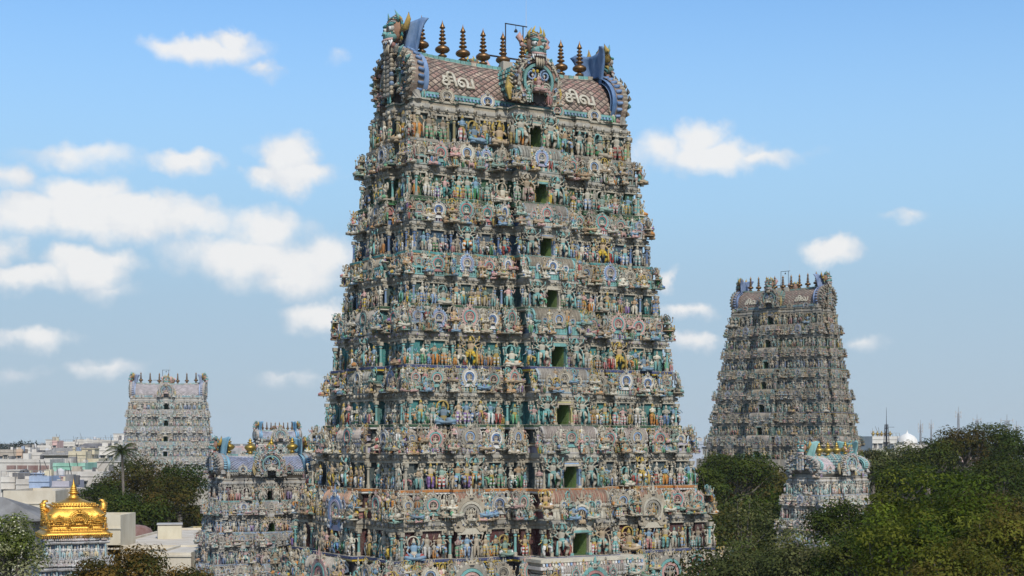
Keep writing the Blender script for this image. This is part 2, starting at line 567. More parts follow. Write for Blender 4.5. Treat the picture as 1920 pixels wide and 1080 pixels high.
def t_guard(flip=1):
    m = MB()
    f = flip
    legs(m, -.07, .07, (-.1, 0, .03), (.1, -.03, .03), (-.13, -.05, .27), (.17, -.1, .3))
    torso(m, .03 * f); sashes(m)
    arm(m, (-.13, 0, .755), (-.25, -.02, .68), (-.17, -.12, .6)); arm(m, (.13, 0, .755), (.24, -.03, .62), (.2, -.12, .48))
    for i, (ax, az) in enumerate(((.25, .74), (.21, .90), (.29, .60))):
        for s_ in (-1, 1):
            arm(m, (s_ * .12, .03, .76), (s_ * (ax * .75), .05, az * .55 + .32), (s_ * (ax + .07), -.02, az + .06), .027)
            m.tube([(s_ * (ax + .06), -.03, az - .02), (s_ * (ax + .09), -.03, az + .17)], [.016, .022], 5, [4, 3, 2][i])
    m.tube([(.2 * f, -.13, .52), (.21 * f, -.13, .2), (.21 * f, -.13, .05)], [.02, .035, .05], 7, 3)
    head(m, .01 * f, -.02, .875, .062)
    for s_ in (-1, 1):
        m.tube([(s_ * .03, -.08, .86), (s_ * .02, -.1, .84)], [.012, .008], 4, 4)
    m.band([(.15 * math.cos(t), .92 + .16 * math.sin(t)) for t in np.linspace(-.3, math.pi + .3, 11)], .03, .05, .02, 3)
    return m.freeze()


def t_bull():
    m = MB()
    m.ell((0, 0, .5), (.42, .2, .24), 0, 10, 7)
    m.ell((-.22, 0, .72), (.14, .12, .12), 0, 7, 5)
    m.tube([(-.34, 0, .58), (-.48, 0, .74), (-.56, 0, .78)], [.15, .12, .1], 8, 0)
    m.tube([(-.54, 0, .8), (-.66, 0, .74), (-.73, 0, .66)], [.1, .085, .06], 7, [0, 3])
    for s_ in (-1, 1):
        m.tube([(-.55, s_ * .06, .86), (-.56, s_ * .13, .95), (-.58, s_ * .1, 1.03)], [.03, .022, .006], 5, 3)
        m.ell((-.52, s_ * .14, .8), (.03, .07, .03), 0, 5, 3)
        for x in (-.28, .27):
            m.tube([(x, s_ * .12, .45), (x + .02, s_ * .13, .26), (x - .01, s_ * .13, .14), (x, s_ * .13, .02)], [.09, .06, .045, .05], 6, 0)
    m.tube([(.4, 0, .6), (.47, 0, .5), (.46, 0, .25)], [.03, .02, .03], 5, 0)
    m.lathe([(.2, 0), (.23, .03), (.2, .06)], 9, 1, (-.05, 0, .64), .8, .9)
    m.band([(-.42 + .1 * math.cos(t), .62 + .17 * math.sin(t)) for t in np.linspace(0, 6.28, 9)], .03, .14, -.14, 3)
    return m.freeze()


POSES = [t_stand(.015, 'down'), t_stand(-.02, 'up'), t_stand(.02, 'front'), t_stand(-.015, 'hip'), t_stand(.0, 'down', 1), t_stand(.02, 'hip', 1), t_dance()]
SEATED = t_seated()
GUARDS = [t_guard(1), t_guard(-1)]
BULL = t_bull()


# ---- horseshoe medallion, width 1, height ~1.3; slots 0 outer,1 beads,2 ring,3 inner ring,4 dark,5 face,6 flame
def horse(r, zc=.52, a0=-58, n=17, flare=.0):
    P = [(r * math.cos(t), zc + r * math.sin(t)) for t in np.linspace(R_(a0), R_(180 - a0), n)]
    if flare:
        x, z = P[0]
        P = [(x + flare, z - .02), (x + flare * .5, z - .045)] + P + [(-x - flare * .5, z - .045), (-x - flare, z - .02)]
    return P


def t_medallion(fig=True, n=17):
    m = MB()
    m.band(horse(.43, flare=.14, n=n), .11, .12, -.07, 0)
    for t in np.linspace(R_(-50), R_(230), 17):
        m.ell((.49 * math.cos(t), -.02, .52 + .49 * math.sin(t)), (.05, .06, .05), 1, 5, 4)
    m.band(horse(.33, n=n), .07, .1, -.11, 2)
    m.band(horse(.24, n=n), .07, .1, -.06, 3)
    m.lathe([(.001, 0), (.27, .01)], 12, 4, (0, 0, 0))
    D = m.v[-1].copy()
    m.v[-1] = np.stack((D[:, 0], np.full(len(D), .06), D[:, 1] + .52), 1)
    m.box((0, .06, .08), (.8, .12, .16), 2)
    for s_ in (-1, 1):
        m.tube([(s_ * .36, -.04, .1), (s_ * .47, -.05, .12), (s_ * .5, -.05, .22), (s_ * .43, -.05, .25)], [.05, .055, .045, .02], 6, 1)
    # lion face with flame crest on the crown of the arch
    m.ell((0, -.07, 1.0), (.1, .09, .085), 5, 8, 5)
    for s_ in (-1, 1):
        m.ell((s_ * .045, -.15, 1.03), (.022, .016, .022), 4, 5, 3)
        m.tube([(s_ * .07, -.05, 1.04), (s_ * .14, -.05, 1.1), (s_ * .13, -.05, 1.19)], [.035, .03, .005], 5, 6)
    m.tube([(0, -.06, 1.05), (.01, -.05, 1.18), (0, -.05, 1.3)], [.055, .04, .005], 6, 6)
    m.box((0, -.15, .955), (.11, .03, .03), 4)
    if fig:
        m.add(SEATED, (0, -.02, .3), 0, .42, FIGP)
    return m.freeze()


# figure inside a medallion reuses slot numbers of the medallion palette
FIGP = np.array([(5, 0, 0), (1, 0, 0), (0, 0, 0), (6, 0, 0), (4, 0, 0)], float)
MEDAL = t_medallion()
MEDAL_S = t_medallion(False, 11)
MED_SCHEMES = [
    [GREYB, PALE, TEALL, ROSE, DARK, BEIGE, GREYB], [PALE, SKYB, WHITE, BLUE, NAVY, BEIGE, PALE], [TEALL, PALE, PINK, TEAL, DARK, PALE, TEALL],
    [BEIGE, BEIGE, PALE, GREYB, DARK, BEIGE, PALE], [ROSE, PALE, TEALL, PINK, MAROON, BEIGE, ROSE], [PALE, BEIGE, CREAM, SKYB, DARK, TAN, BEIGE],
    [GREYB, GREYB, BEIGE, SKYB, DARK, BEIGE, PALE], [SKYB, WHITE, LILAC, PALE, NAVY, PALE, SKYB]]


# ---- parapet pavilions; unit size: width 1 (x -.5..-.5), height 1, depth 1 (y -.5...5)
# slots: 0 base,1 posts,2 niche back,3 eave,4 roof,5 roof rib,6 finial
def pav_base(m, nposts=5, depth=1.0):
    d = depth
    m.box((0, 0, .03), (1.0, d, .06), 3)
    m.box((0, .06, .17), (.9, d - .12, .24), 2)
    for x in np.linspace(-.45, .45, nposts):
        m.box((x, -d / 2 + .045, .17), (.055, .07, .22), 1)
        m.box((x, -d / 2 + .04, .265), (.09, .09, .03), 3)
    for k in range(nposts - 1):
        x = -.45 + .9 * (k + .5) / (nposts - 1)
        m.box((x, -d / 2 + .075, .13), (.5 / nposts, .05, .1), 0)
    m.box((0, 0, .31), (1.02, d + .02, .05), 3)
    m.box((0, 0, .355), (.92, d - .06, .05), 0)


def mini_finial(m, x, y, z, s, c=6):
    m.lathe([(.3 * s, 0), (.5 * s, .15 * s), (.28 * s, .35 * s), (.62 * s, .7 * s), (.5 * s, 1.0 * s), (.2 * s, 1.2 * s), (.28 * s, 1.4 * s), (.001, 2.0 * s)], 6, c, (x, y, z))


def t_kuta():
    m = MB()
    pav_base(m, 4)
    for x in np.linspace(-.45, .45, 4):
        for s_ in (-1, 1): m.box((s_ * .46, x * .95, .17), (.07, .055, .22), 1)
    prof = [(.38, .36), (.47, .40), (.49, .46), (.42, .48), (.46, .55), (.43, .64), (.35, .74), (.22, .82), (.1, .87), (.13, .89), (.05, .91)]
    m.lathe(prof, 16, [3, 3, 0, 4, 5, 4, 5, 4, 3, 3], (0, 0, 0), 1, 1, .45, R_(11.25))
    for i in range(16):
        t = R_(22.5 * i)
        k = 1 + .45 * (1 / max(abs(math.cos(t)), abs(math.sin(t))) - 1)
        m.tube([(r * k * 1.01 * math.cos(t), r * k * 1.01 * math.sin(t), z) for r, z in prof[4:9]], .02, 4, 5)
    mini_finial(m, 0, 0, .9, .075)
    return m.freeze()


def t_shala(nrib=22, npost=7):
    m = MB()
    pav_base(m, npost)
    sec = [(-.46, .38), (-.54, .42), (-.55, .47), (-.47, .49), (-.52, .56), (-.50, .66), (-.41, .76), (-.24, .85), (-.06, .89), (.2, .86), (.45, .7), (.5, .5)]
    xs, rb = [], []
    for i in range(nrib):
        xs += [-.5 + (i + .06) / nrib, -.5 + (i + .42) / nrib, -.5 + (i + .78) / nrib]
        rb += [0, .045, 0]
    xs = np.array(xs); rb = np.array(rb)
    S = np.array(sec)
    ctr = np.array((0, .5))
    V = []
    for i, (y, z) in enumerate(sec):
        k = 1.0 if i >= 3 and i < 9 else 0
        dv = np.array((y, z)) - ctr
        dv = dv / np.linalg.norm(dv)
        V.append(np.stack((xs, y + dv[0] * rb * k * 1.5, z + dv[1] * rb * k * 1.5), 1))
    n = len(xs)
    F, Cc = [], []
    for i in range(len(sec) - 1):
        for j in range(n - 1):
            F.append((i * n + j, i * n + j + 1, (i + 1) * n + j + 1, (i + 1) * n + j))
            Cc.append((3 if i < 3 else (7 if j % 3 == 2 else (5 if (j // 3) % 2 else 4)), 0, 0))
    for e in (0, n - 1):
        f = tuple(i * n + e for i in range(len(sec)))
        F.append(f if e else f[::-1]); Cc.append((0, 0, 0))
    m.faces(np.concatenate(V), F, np.array(Cc, float))
    m.box((0, 0, .895), (1.0, .12, .03), 3)
    for x in (-.36, -.12, .12, .36): mini_finial(m, x, 0, .905, .04)
    for x in np.linspace(-.45, .45, npost):
        m.ell((x, -.53, .44), (.3 / npost, .05, .05), 1, 6, 4)
        m.ell((x, -.57, .44), (.14 / npost, .03, .025), 2, 5, 3)
        m.lathe([(.16 / npost, 0), (.22 / npost, .03), (.1 / npost, .07), (.001, .12)], 5, 6, (x + .45 / npost, -.5, .48))
    # end gables: horseshoe bands standing out at either end
    for s_ in (-1, 1):
        m.tube([(s_ * .5, y, z) for y, z in sec[2:11]], .035, 5, 3)
        m.tube([(s_ * .505, y * .6, .52 + (z - .52) * .6) for y, z in sec[2:11]], .03, 5, 5)
    return m.freeze()


def t_panjara():
    m = MB()
    pav_base(m, 3)
    m.box((0, .1, .55), (.7, .7, .36), 0)
    m.lathe([(.4, 0), (.46, .05), (.38, .08), (.42, .16), (.3, .26), (.12, .32), (.04, .34)], 10, [3, 3, 4, 5, 4, 3], (0, .1, .6), 1, .9, .3)
    for s_ in (-1, 1): m.tube([(s_ * .36, -.3, .36), (s_ * .36, -.3, .6)], [.045, .04], 6, 1)
    mini_finial(m, 0, .1, .92, .05)
    return m.freeze()


KUTA, SHALA, SHALA_L, PANJ = t_kuta(), t_shala(15, 8), t_shala(30, 15), t_panjara()
# per-tier colour scheme of the parapet: base, posts, niche, eave, roof, rib, finial
PAV_SCHEMES = {
    'grey': [TEALL * .9, PALE, DARK, C(.34, .38, .34), C(.29, .28, .24), C(.38, .36, .30), GREYB],
    'teal': [TEALL, TEALL, TEAL, C(.22, .46, .44), C(.31, .27, .21), C(.39, .34, .26), GREYB],
    'blue': [SKYB * .8, PALE, NAVY, C(.34, .42, .46), C(.40, .36, .31), C(.46, .42, .36), PALE],
    'red': [PINK * .8, WHITE * .8, BLUE, C(.38, .42, .42), C(.36, .33, .27), C(.45, .40, .32), BEIGE],
    'lilac': [LILAC, PALE, NAVY, C(.5, .47, .43), C(.45, .38, .34), C(.5, .44, .38), PALE],
    'tile': [BEIGE, CREAM, MAROON, PALE, C(.46, .25, .18), C(.50, .36, .26), TEALL],
    'pale': [PALE, PALE, NAVY, WHITE * .85, C(.50, .45, .40), C(.56, .50, .45), PALE],
}

for k_ in PAV_SCHEMES: PAV_SCHEMES[k_] = PAV_SCHEMES[k_] + [PAV_SCHEMES[k_][4] * .30]
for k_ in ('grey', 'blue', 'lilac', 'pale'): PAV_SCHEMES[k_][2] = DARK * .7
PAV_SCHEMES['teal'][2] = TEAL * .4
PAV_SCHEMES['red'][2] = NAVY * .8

# ---- doorway: recess open at the front, unit half width .5, height 1, depth 1 (front at y=0)
def t_door():
    m = MB()
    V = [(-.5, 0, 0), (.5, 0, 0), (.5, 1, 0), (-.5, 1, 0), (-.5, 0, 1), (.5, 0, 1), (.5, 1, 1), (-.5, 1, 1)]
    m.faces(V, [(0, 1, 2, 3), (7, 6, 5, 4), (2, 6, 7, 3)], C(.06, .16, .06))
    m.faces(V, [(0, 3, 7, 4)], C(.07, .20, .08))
    m.faces(V, [(1, 5, 6, 2)], C(.30, .44, .14))  # right side wall: sunlit look put into the colour as a lighter green
    return m.freeze()


def t_doorframe(jamb, lint):
    m = MB()
    for s_ in (-1, 1):
        m.box((s_ * .58, -.16, .5), (.15, .36, 1.0), jamb)
        m.box((s_ * .78, -.08, .5), (.16, .2, 1.0), PALE)
        m.box((s_ * .58, -.17, .93), (.24, .42, .07), lint)
        m.box((s_ * .58, -.17, .05), (.22, .40, .1), lint)
    m.box((0, -.17, 1.05), (1.9, .44, .1), lint)
    m.box((0, -.14, 1.13), (1.6, .34, .06), jamb)
    return m.freeze()


DOOR = t_door()
# temple roof finial (kalasam), height 1
FIN_PROF = [(.05, 0), (.075, .01), (.06, .025), (.115, .05), (.12, .075), (.09, .10), (.045, .12), (.06, .135), (.15, .17), (.19, .21), (.193, .24), (.175, .28), (.11, .325), (.055, .345), (.05, .365),
            (.105, .395), (.11, .41), (.095, .43), (.045, .45), (.045, .47), (.092, .50), (.096, .515), (.08, .535), (.04, .555), (.04, .57), (.082, .6), (.085, .615), (.07, .63), (.036, .65), (.036, .665),
            (.07, .69), (.072, .705), (.058, .72), (.03, .74), (.03, .76), (.07, .785), (.078, .80), (.055, .83), (.055, .84), (.03, .89), (.012, .94), (.001, 1.0)]
POT_PROF = [(.1, 0), (.16, .02), (.13, .06), (.2, .1), (.22, .16), (.1, .2), (.3, .27), (.42, .36), (.44, .43), (.38, .52), (.2, .6), (.1, .64), (.22, .68), (.22, .72), (.08, .76), (.13, .81), (.12, .86), (.04, .92), (.001, 1.0)]
_f = MB(); _f.lathe(FIN_PROF, 16, 0); FINIAL_ME = _f.mesh('finial', M_COPPER, True, np.array([(.5, .3, .1)]))
_f = MB(); _f.lathe([(r * .78, z) for r, z in POT_PROF], 14, 0); POT_ME = _f.mesh('pot_finial', M_BRASS, True, np.array([(.5, .3, .1)]))

# ---- guardian beast head (yali), about 3 m tall, facing -y, chin at z 0
def t_yali(gold_horn=True, front=False):
    m = MB()
    m.ell((0, 0, 1.55), (.85, .72, 1.0), C(.36, .20, .13), 14, 9)
    for i in range(22):                                          # mane of curls behind the face
        q_ = R_(-50 + 280 * i / 21)
        m.tube([(.8 * math.cos(q_), .2, 1.45 + .95 * math.sin(q_)), (1.05 * math.cos(q_), .1, 1.45 + 1.2 * math.sin(q_)), (1.15 * math.cos(q_ + .2), .0, 1.45 + 1.3 * math.sin(q_ + .2))], [.16, .13, .02], 5, [C(.20, .16, .12), GOLDP, TEAL][i % 3])
    for i in range(7):                                           # studded brow crown
        for s_ in (-1, 1):
            m.ell((s_ * (.12 + .1 * (i % 4)), -.52 + .05 * i, 2.05 + .07 * i), .1, C(.50, .36, .22), 6, 4)
    m.ell((0, -.45, .95), (.72, .55, .42), TEALL * .8, 12, 7)      # muzzle
    m.ell((0, -.95, 1.12), (.24, .2, .2), TEALL, 8, 5)
    for s_ in (-1, 1):
        m.ell((s_ * .42, -.55, 1.55), (.30, .22, .27), C(.55, .52, .46), 10, 7)
        m.ell((s_ * .43, -.70, 1.52), (.2, .13, .18), WHITE, 9, 6)
        m.ell((s_ * .42, -.81, 1.5), (.085, .05, .095), DARK, 8, 5)
        m.ell((s_ * .42, -.62, 1.80), (.36, .24, .15), TEAL, 9, 5)
        m.ell((s_ * .16, -1.08, 1.04), (.08, .06, .06), DARK, 6, 4)
        m.tube([(s_ * .62, -.1, 2.05), (s_ * .78, -.15, 2.45), (s_ * .58, -.35, 2.9)], [.17, .13, .02], 7, C(.52, .40, .12) if front else TEALL)
        if front:
            m.tube([(s_ * .3, -.2, 2.3), (s_ * .4, -.25, 2.7), (s_ * .22, -.35, 3.1)], [.17, .12, .02], 7, YELLOW)
        # ear
        m.tube([(s_ * .8, .1, 1.3), (s_ * 1.2, .3, 1.55), (s_ * 1.35, .45, 2.1), (s_ * 1.15, .6, 2.75)], [.2, .42, .36, .03], 7, ROSE if front else C(.50, .34, .10), (1, .5))
    for i in range(5):                                           # painted rings and studs over brow and cheeks
        for s_ in (-1, 1):
            m.tube([(s_ * .08, -.72 + .07 * i, 1.85 + .13 * i), (s_ * .4, -.64 + .07 * i, 1.95 + .13 * i), (s_ * .72, -.35 + .05 * i, 1.9 + .11 * i)], .04, 5, [TEAL, WHITE * .8, C(.12, .06, .05)][i % 3])
            m.ell((s_ * (.3 + .1 * i), -.86 + .09 * i, .98 + .06 * i), .09, [C(.05, .25, .22), BEIGE, ROSE][i % 3], 6, 4)
    m.tube([(-.66, -.55, .72), (-.45, -.9, .66), (0, -1.02, .64), (.45, -.9, .66), (.66, -.55, .72)], .1, 7, ROSE)      # upper lip
    for x in np.linspace(-.52, .52, 7):
        m.ell((x, -1.0 + .55 * x * x * 1.4, .52), (.085, .08, .13), WHITE, 7, 5)
    for s_ in (-1, 1): m.tube([(s_ * .6, -.62, .6), (s_ * .66, -.72, .35), (s_ * .58, -.8, .12)], [.1, .08, .01], 6, WHITE)
    m.ell((0, -.4, .35), (.55, .4, .3), C(.42, .2, .18), 10, 6)
    for x in (-.3, -.1, .1, .3):
        m.tube([(x, -.72, .35), (x * 1.1, -.8, -.1), (x, -.72, -.5)], [.11, .1, .03], 6, [TEALL, BEIGE][int(abs(x) * 10) % 2])
    return m.freeze()


def t_hood(w=1.5, h=3.0):
    """curled back of the beast: a thick blue shell; outside is towards -y"""
    m = MB()
    nu, nv = 17, 13
    P = np.zeros((nv, nu, 3))
    for i in range(nv):
        v = i / (nv - 1)
        for j in range(nu):
            u = -1 + 2 * j / (nu - 1)
            ww = w * (.72 + .20 * math.sin(v * 3.1) + .62 * v ** 2.2)
            P[i, j] = (u * ww, .12 + .55 * (u * u) * (.6 + .4 * v) + .45 * max(v - .55, 0) ** 2 * (1 + 2 * abs(u)) + .08 * math.cos(9 * u), v * h * (.84 + .16 * abs(u) ** 1.5) - (.1 * h * v ** 4 * max(abs(u) - .75, 0) * 4))
    t = .13
    Q = P.copy(); Q[..., 1] += t; Q[..., 0] *= .97
    V = np.concatenate([P.reshape(-1, 3), Q.reshape(-1, 3)])
    o = nu * nv
    F = []
    for i in range(nv - 1):
        for j in range(nu - 1):
            a, b, c, d = i * nu + j, i * nu + j + 1, (i + 1) * nu + j + 1, (i + 1) * nu + j
            F += [(a, b, c, d), (o + d, o + c, o + b, o + a)]
    for i in range(nv - 1):
        for e in (0, nu - 1):
            a, d = i * nu + e, (i + 1) * nu + e
            F.append((a, d, o + d, o + a) if e == 0 else (d, a, o + a, o + d))
    for j in range(nu - 1):
        for r0 in (0, nv - 1):
            a, b = r0 * nu + j, r0 * nu + j + 1
            F.append((b, a, o + a, o + b) if r0 == 0 else (a, b, o + b, o + a))
    m.faces(V, F, 0)
    return m.freeze()


YALI, YALI_F, HOOD = t_yali(), t_yali(True, True), t_hood()

# ================================================================ gopuram builder
def outline(a, b, p, pn, dw, s):
    """plan polygon, counter-clockwise, edges tagged (unit, face)"""
    ko, so, po = .30 * s, .50 * s, .20 * s
    kf = min(.30, max(.14, 1.9 * s / a))
    g = (1 - kf) / .86
    half = [(-1.0, 'K', ko), (-.86 * g, 'P1', 0.0), (-.70 * g, 'S', so), (-.46 * g, 'P2', po), (-.33 * g, 'C1', .38 * p), (-.235 * g, 'C2', p)]
    pts = []

    def face(name, L, D, half, rz):
        segs = [(x * L, t, o) for x, t, o in half]
        full = segs + [(-segs[i + 1][0], segs[i][1], segs[i][2]) for i in range(len(segs) - 2, -1, -1)]
        end = L
        c_, s_ = round(math.cos(rz)), round(math.sin(rz))
        out = []
        for i, (x, t, o) in enumerate(full):
            x1 = full[i + 1][0] if i + 1 < len(full) else end
            xa = x - ko if i == 0 else x
            xb = x1 + ko if i == len(full) - 1 else x1
            y = -D - o
            if t == 'C2' and dw:
                cuts = [(xa, 'C2'), (-dw, 'DOOR'), (dw, 'C2')]
            else:
                cuts = [(xa, t)]
            for xx, tt in cuts: out.append((xx, y, tt))
            if i < len(full) - 1: out.append((xb, y, None))
        return [((x * c_ - y * s_), (x * s_ + y * c_), (t, name) if t else None) for x, y, t in out]

    kn = min(.42, max(.28, 1.9 * s / b))
    gn = (1 - kn) / .72
    narrow = [(-1.0, 'K', ko), (-.72 * gn, 'P1', 0.0), (-.40 * gn, 'S', pn)]
    pts += face('F', a, b, half, 0)
    pts += face('R', b, a, narrow, math.pi / 2)
    pts += face('B', a, b, half, math.pi)
    pts += face('L', b, a, narrow, -math.pi / 2)
    P = np.array([(x, y) for x, y, t in pts])
    return P, [t for x, y, t in pts]


def inset(P, d):
    n = len(P)
    E = np.roll(P, -1, 0) - P
    nrm = np.stack((E[:, 1], -E[:, 0]), 1)
    nrm /= np.linalg.norm(nrm, axis=1)[:, None]
    prev = np.roll(nrm, 1, 0)
    par = np.abs((nrm * prev).sum(1)) > .9
    sh = np.where(par[:, None], nrm, nrm + prev)
    return P - sh * d


def sweep(m, rows, tags, door_rows=()):
    """rows [(poly, z, colour)] ; rows whose index is in door_rows leave the doorway open"""
    n = len(rows[0][0])
    V = np.concatenate([np.column_stack((p, np.full(n, z))) for p, z, c in rows])
    F, Cc = [], []
    for i in range(len(rows) - 1):
        for j in range(n):
            if i in door_rows and tags[j] and tags[j][0] == 'DOOR' and tags[j][1] == 'F': continue
            k = (j + 1) % n
            F.append((i * n + j, i * n + k, (i + 1) * n + k, (i + 1) * n + j)); Cc.append(rows[i][2])
    m.faces(V, F, np.array(Cc))


FACE_RZ = {'F': 0.0, 'R': math.pi / 2, 'B': math.pi, 'L': -math.pi / 2}
TREE_MESH = {}


def cached(key, fn):
    if key not in TREE_MESH: TREE_MESH[key] = fn()
    return TREE_MESH[key]


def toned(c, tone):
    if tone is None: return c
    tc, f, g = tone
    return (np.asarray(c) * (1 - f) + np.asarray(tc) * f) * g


def gopuram(name, label, group, loc, rz, tiers, faces, mat, tone=None, tkey='', nstat=100, roof=None, lod=0, door=True, seed=3, pn_f=.35):
    r = np.random.default_rng(seed)
    root = empty(name, loc, rz)
    tag(root, label, 'temple tower', group)
    T = lambda c: toned(c, tone)
    stats = []            # (size, loc, rz, template key, template, palette)
    figs = MB()
    nT = len(tiers)
    outs = []
    for t in tiers:
        s = t['H'] / 4.7
        outs.append(outline(t['a'] - .3, t['b'] - .3, t['p'], t.get('pn', pn_f * t['p']), .68 * s, s))
    for ti, t in enumerate(tiers):
        z, H, s = t['z'], t['H'], t['H'] / 4.7
        P, tags = outs[ti]
        top = ti == nT - 1
        PN = outs[ti + 1][0] if not top else None
        st = t.get('stripes', (CREAM, DKGREEN))
        wall = T(np.array(t.get('wall', TEAL))) * .8
        g = T(BEIGE * .8); pl = T(PALE * .85); kap = T(C(.38, .36, .31)); rail = T(np.array(t.get('rail', TEALL)))
        I = lambda d: inset(P, d * s)
        rows = [(I(1.1), z - .10 * H, g), (I(.16), z - .085 * H, pl), (I(.16), z - .075 * H, T(st[0])), (I(.05), z - .07 * H, T(st[0])), (I(.05), z - .042 * H, T(st[1])),
                (I(0), z - .039 * H, T(st[1])), (I(0), z, pl), (I(.04), z + .004 * H, T(GREYB)), (I(.66), z + .004 * H, wall), (I(.66), z + .40 * H, g), (I(.46), z + .405 * H, pl),
                (I(.46), z + .44 * H, T(st[1]) * .8 + .1), (I(.44), z + .445 * H, g), (I(.44), z + .46 * H, kap), (I(.42), z + .465 * H, kap), (I(.36), z + .485 * H, kap), (I(.38), z + .51 * H, kap), (I(.42), z + .54 * H, pl), (I(.42), z + .555 * H, g)]
        if top:
            tops = rows + [(I(.5), z + .56 * H, g), (I(.5), z + .60 * H, rail), (I(.4), z + .605 * H, pl), (I(.4), z + .63 * H, g)]
            c0 = inset(P, 0).mean(0)
            tops.append((inset(P, .0) * 0.02, z + .635 * H, g))
            rows = tops
        else:
            J = lambda d: inset(PN, d * s)
            rows += [(I(.62), z + .56 * H, rail), (I(.62), z + .66 * H, pl), (I(.48), z + .665 * H, pl), (I(.48), z + .69 * H, g), (I(.74), z + .695 * H, g), (J(.42), z + .71 * H, wall * .8 + .02), (J(.42), z + .93 * H, g)]
            rows.append((J(.9), z + .935 * H, g))
        m = MB()
        sweep(m, rows, tags, (8,) if door else ())
        n = len(P)
        # ---- relief that runs along each edge
        for j in range(n):
            tg = tags[j]
            k = (j + 1) % n
            if tg is None: continue
            unit, fc = tg
            vis = fc in faces
            nb = unit == 'K'
            if not (vis or nb): continue
            e = P[k] - P[j]
            Ln = np.linalg.norm(e)
            d = e / Ln
            nn = np.array((d[1], -d[0]))
            fr = FACE_RZ[fc]
            at_ = lambda u, ins: P[j] + d * u - nn * ins * s
            # dentils under the overhanging cornice, beads on the ledge, nasi on the cornice, rail posts
            if unit != 'DOOR' or True:
                nd = max(1, int(Ln / (.30 * s)))
                if lod == 0:
                    for i in range(nd):
                        q_ = at_((i + .5) * Ln / nd, .48)
                        m.box((q_[0], q_[1], z + .452 * H), (.12 * s, .22 * s, .07 * s), pl, fr)
                        q_ = at_((i + .5) * Ln / nd, .035)
                        m.box((q_[0], q_[1], z - .052 * H), (.12 * s, .06 * s, .05 * s), T(PALE), fr)
                nk = max(1, int(Ln / (.62 * s)))
                for i in range(nk):
                    q_ = at_((i + .5) * Ln / nk, .35)
                    if lod == 0:
                        m.ell((q_[0], q_[1], z + .492 * H), (.17 * s, .17 * s, .15 * s), T([PALE, BEIGE, GREYB][(i + ti) % 3]), 7, 4)
                        m.ell((q_[0] + nn[0] * .12 * s, q_[1] + nn[1] * .12 * s, z + .492 * H), (.07 * s, .07 * s, .07 * s), T(t.get('dot', DARK)), 5, 3)
                    q_ = at_((i + .5) * Ln / nk, .56)
                    if not top: m.box((q_[0], q_[1], z + .61 * H), (.12 * s, .14 * s, .10 * H), pl, fr)
            if unit == 'DOOR': continue
            # pilasters
            ps = [.12 * s, Ln - .12 * s]
            sp = (1.2 if top else .80) * s
            ns = max(1, int(round((Ln - .24 * s) / sp)))
            if ns >= 3: ps += [(.12 * s) + (Ln - .24 * s) * i / ns for i in range(1, ns)][::2]
            pc = T(np.array(t.get('pil', TEALL)))
            for u in ps:
                q_ = at_(u, .60)
                m.tube([(q_[0], q_[1], z), (q_[0], q_[1], z + .06 * H), (q_[0], q_[1], z + .065 * H), (q_[0], q_[1], z + .29 * H), (q_[0], q_[1], z + .31 * H), (q_[0], q_[1], z + .33 * H), (q_[0], q_[1], z + .345 * H)],
                       np.array([.15, .15, .10, .09, .15, .1, .1]) * s, 8 if lod == 0 else 5, [pl, pl, pc, pl, pc, pc], caps=False)
                m.box((q_[0], q_[1], z + .375 * H), (.36 * s, .3 * s, .06 * H), pl, fr)
                q2 = at_(u, .46)
                m.box((q2[0], q2[1], z + .392 * H), (.2 * s, .3 * s, .03 * H), g, fr)
            # standing figures between the pilasters
            hs = .395 * H * (1.15 if top else 1)
            nfig = ns if not (unit == 'C2') else max(1, ns)
            if vis or nb:
                for i in range(ns):
                    u = .12 * s + (Ln - .24 * s) * (i + .5) / ns
                    if unit == 'C2' and fc == 'F' and door:
                        continue
                    q_ = at_(u + r.uniform(-.05, .05) * s, .24 + r.uniform(-.06, .06))
                    pi = int(r.integers(len(POSES)))
                    kind = 'statue'
                    hh = hs * r.uniform(.78, 1.04)
                    w = r.random()
                    if unit == 'S' and i == ns // 2 and not top and ti % 2 == 0: tm, key, hh = GUARDS[ti % 2], ('big', ti % 2), hs * 1.14
                    elif w < .08: tm, key = SEATED, 'seated'
                    else: tm, key = POSES[pi], pi
                    stats.append((hh * (1 if vis else .1) * (1.0 if fc == 'F' else .9), (q_[0], q_[1], z + .004 * H), fr + r.uniform(-.35, .35), key, tm, statue_pal(r), hh))
                # little attendants crowding the ledge
                for i in range(ns + 1):
                    if unit == 'C2' and fc == 'F' and door: continue
                    if r.random() < (.12 if top else .5):
                        u = (Ln) * (i) / ns
                        q_ = at_(min(max(u, .1 * s), Ln - .1 * s), .22)
                        figs.add(POSES[int(r.integers(len(POSES)))], (q_[0], q_[1], z + .004 * H), fr + r.uniform(-.4, .4), hs * r.uniform(.5, .66), T(statue_pal(r)))
            # guardians beside the doorway
            if unit == 'C2' and fc == 'F' and door:
                side = -1 if (P[j][0] + P[k][0]) / 2 < 0 else 1
                uu = Ln * (.40 if side > 0 else .60)
                q_ = at_(uu, .22)
                gh = .45 * H
                gp = statue_pal(r)
                gp[0] = [BEIGE, TAN, PALE * .85][ti % 3]; gp[3] = [GOLDP, BEIGE, TEALL][ti % 3]; gp[1] = [PALE, TEALL, CREAM * .8, ROSE][ti % 4]; gp[2] = BEIGE
                stats.append((1e3 + ti, (q_[0], q_[1], z + .004 * H), fr + side * .15, ('guard', side), GUARDS[0 if side > 0 else 1], gp, gh))
                for uo in ((.09, .82) if side < 0 else (.91, .18)):
                    q_ = at_(Ln * uo, .34)
                    stats.append((hs * .8, (q_[0], q_[1], z + .004 * H), fr, int(r.integers(len(POSES))), POSES[int(r.integers(len(POSES)))], statue_pal(r), hs * .82))
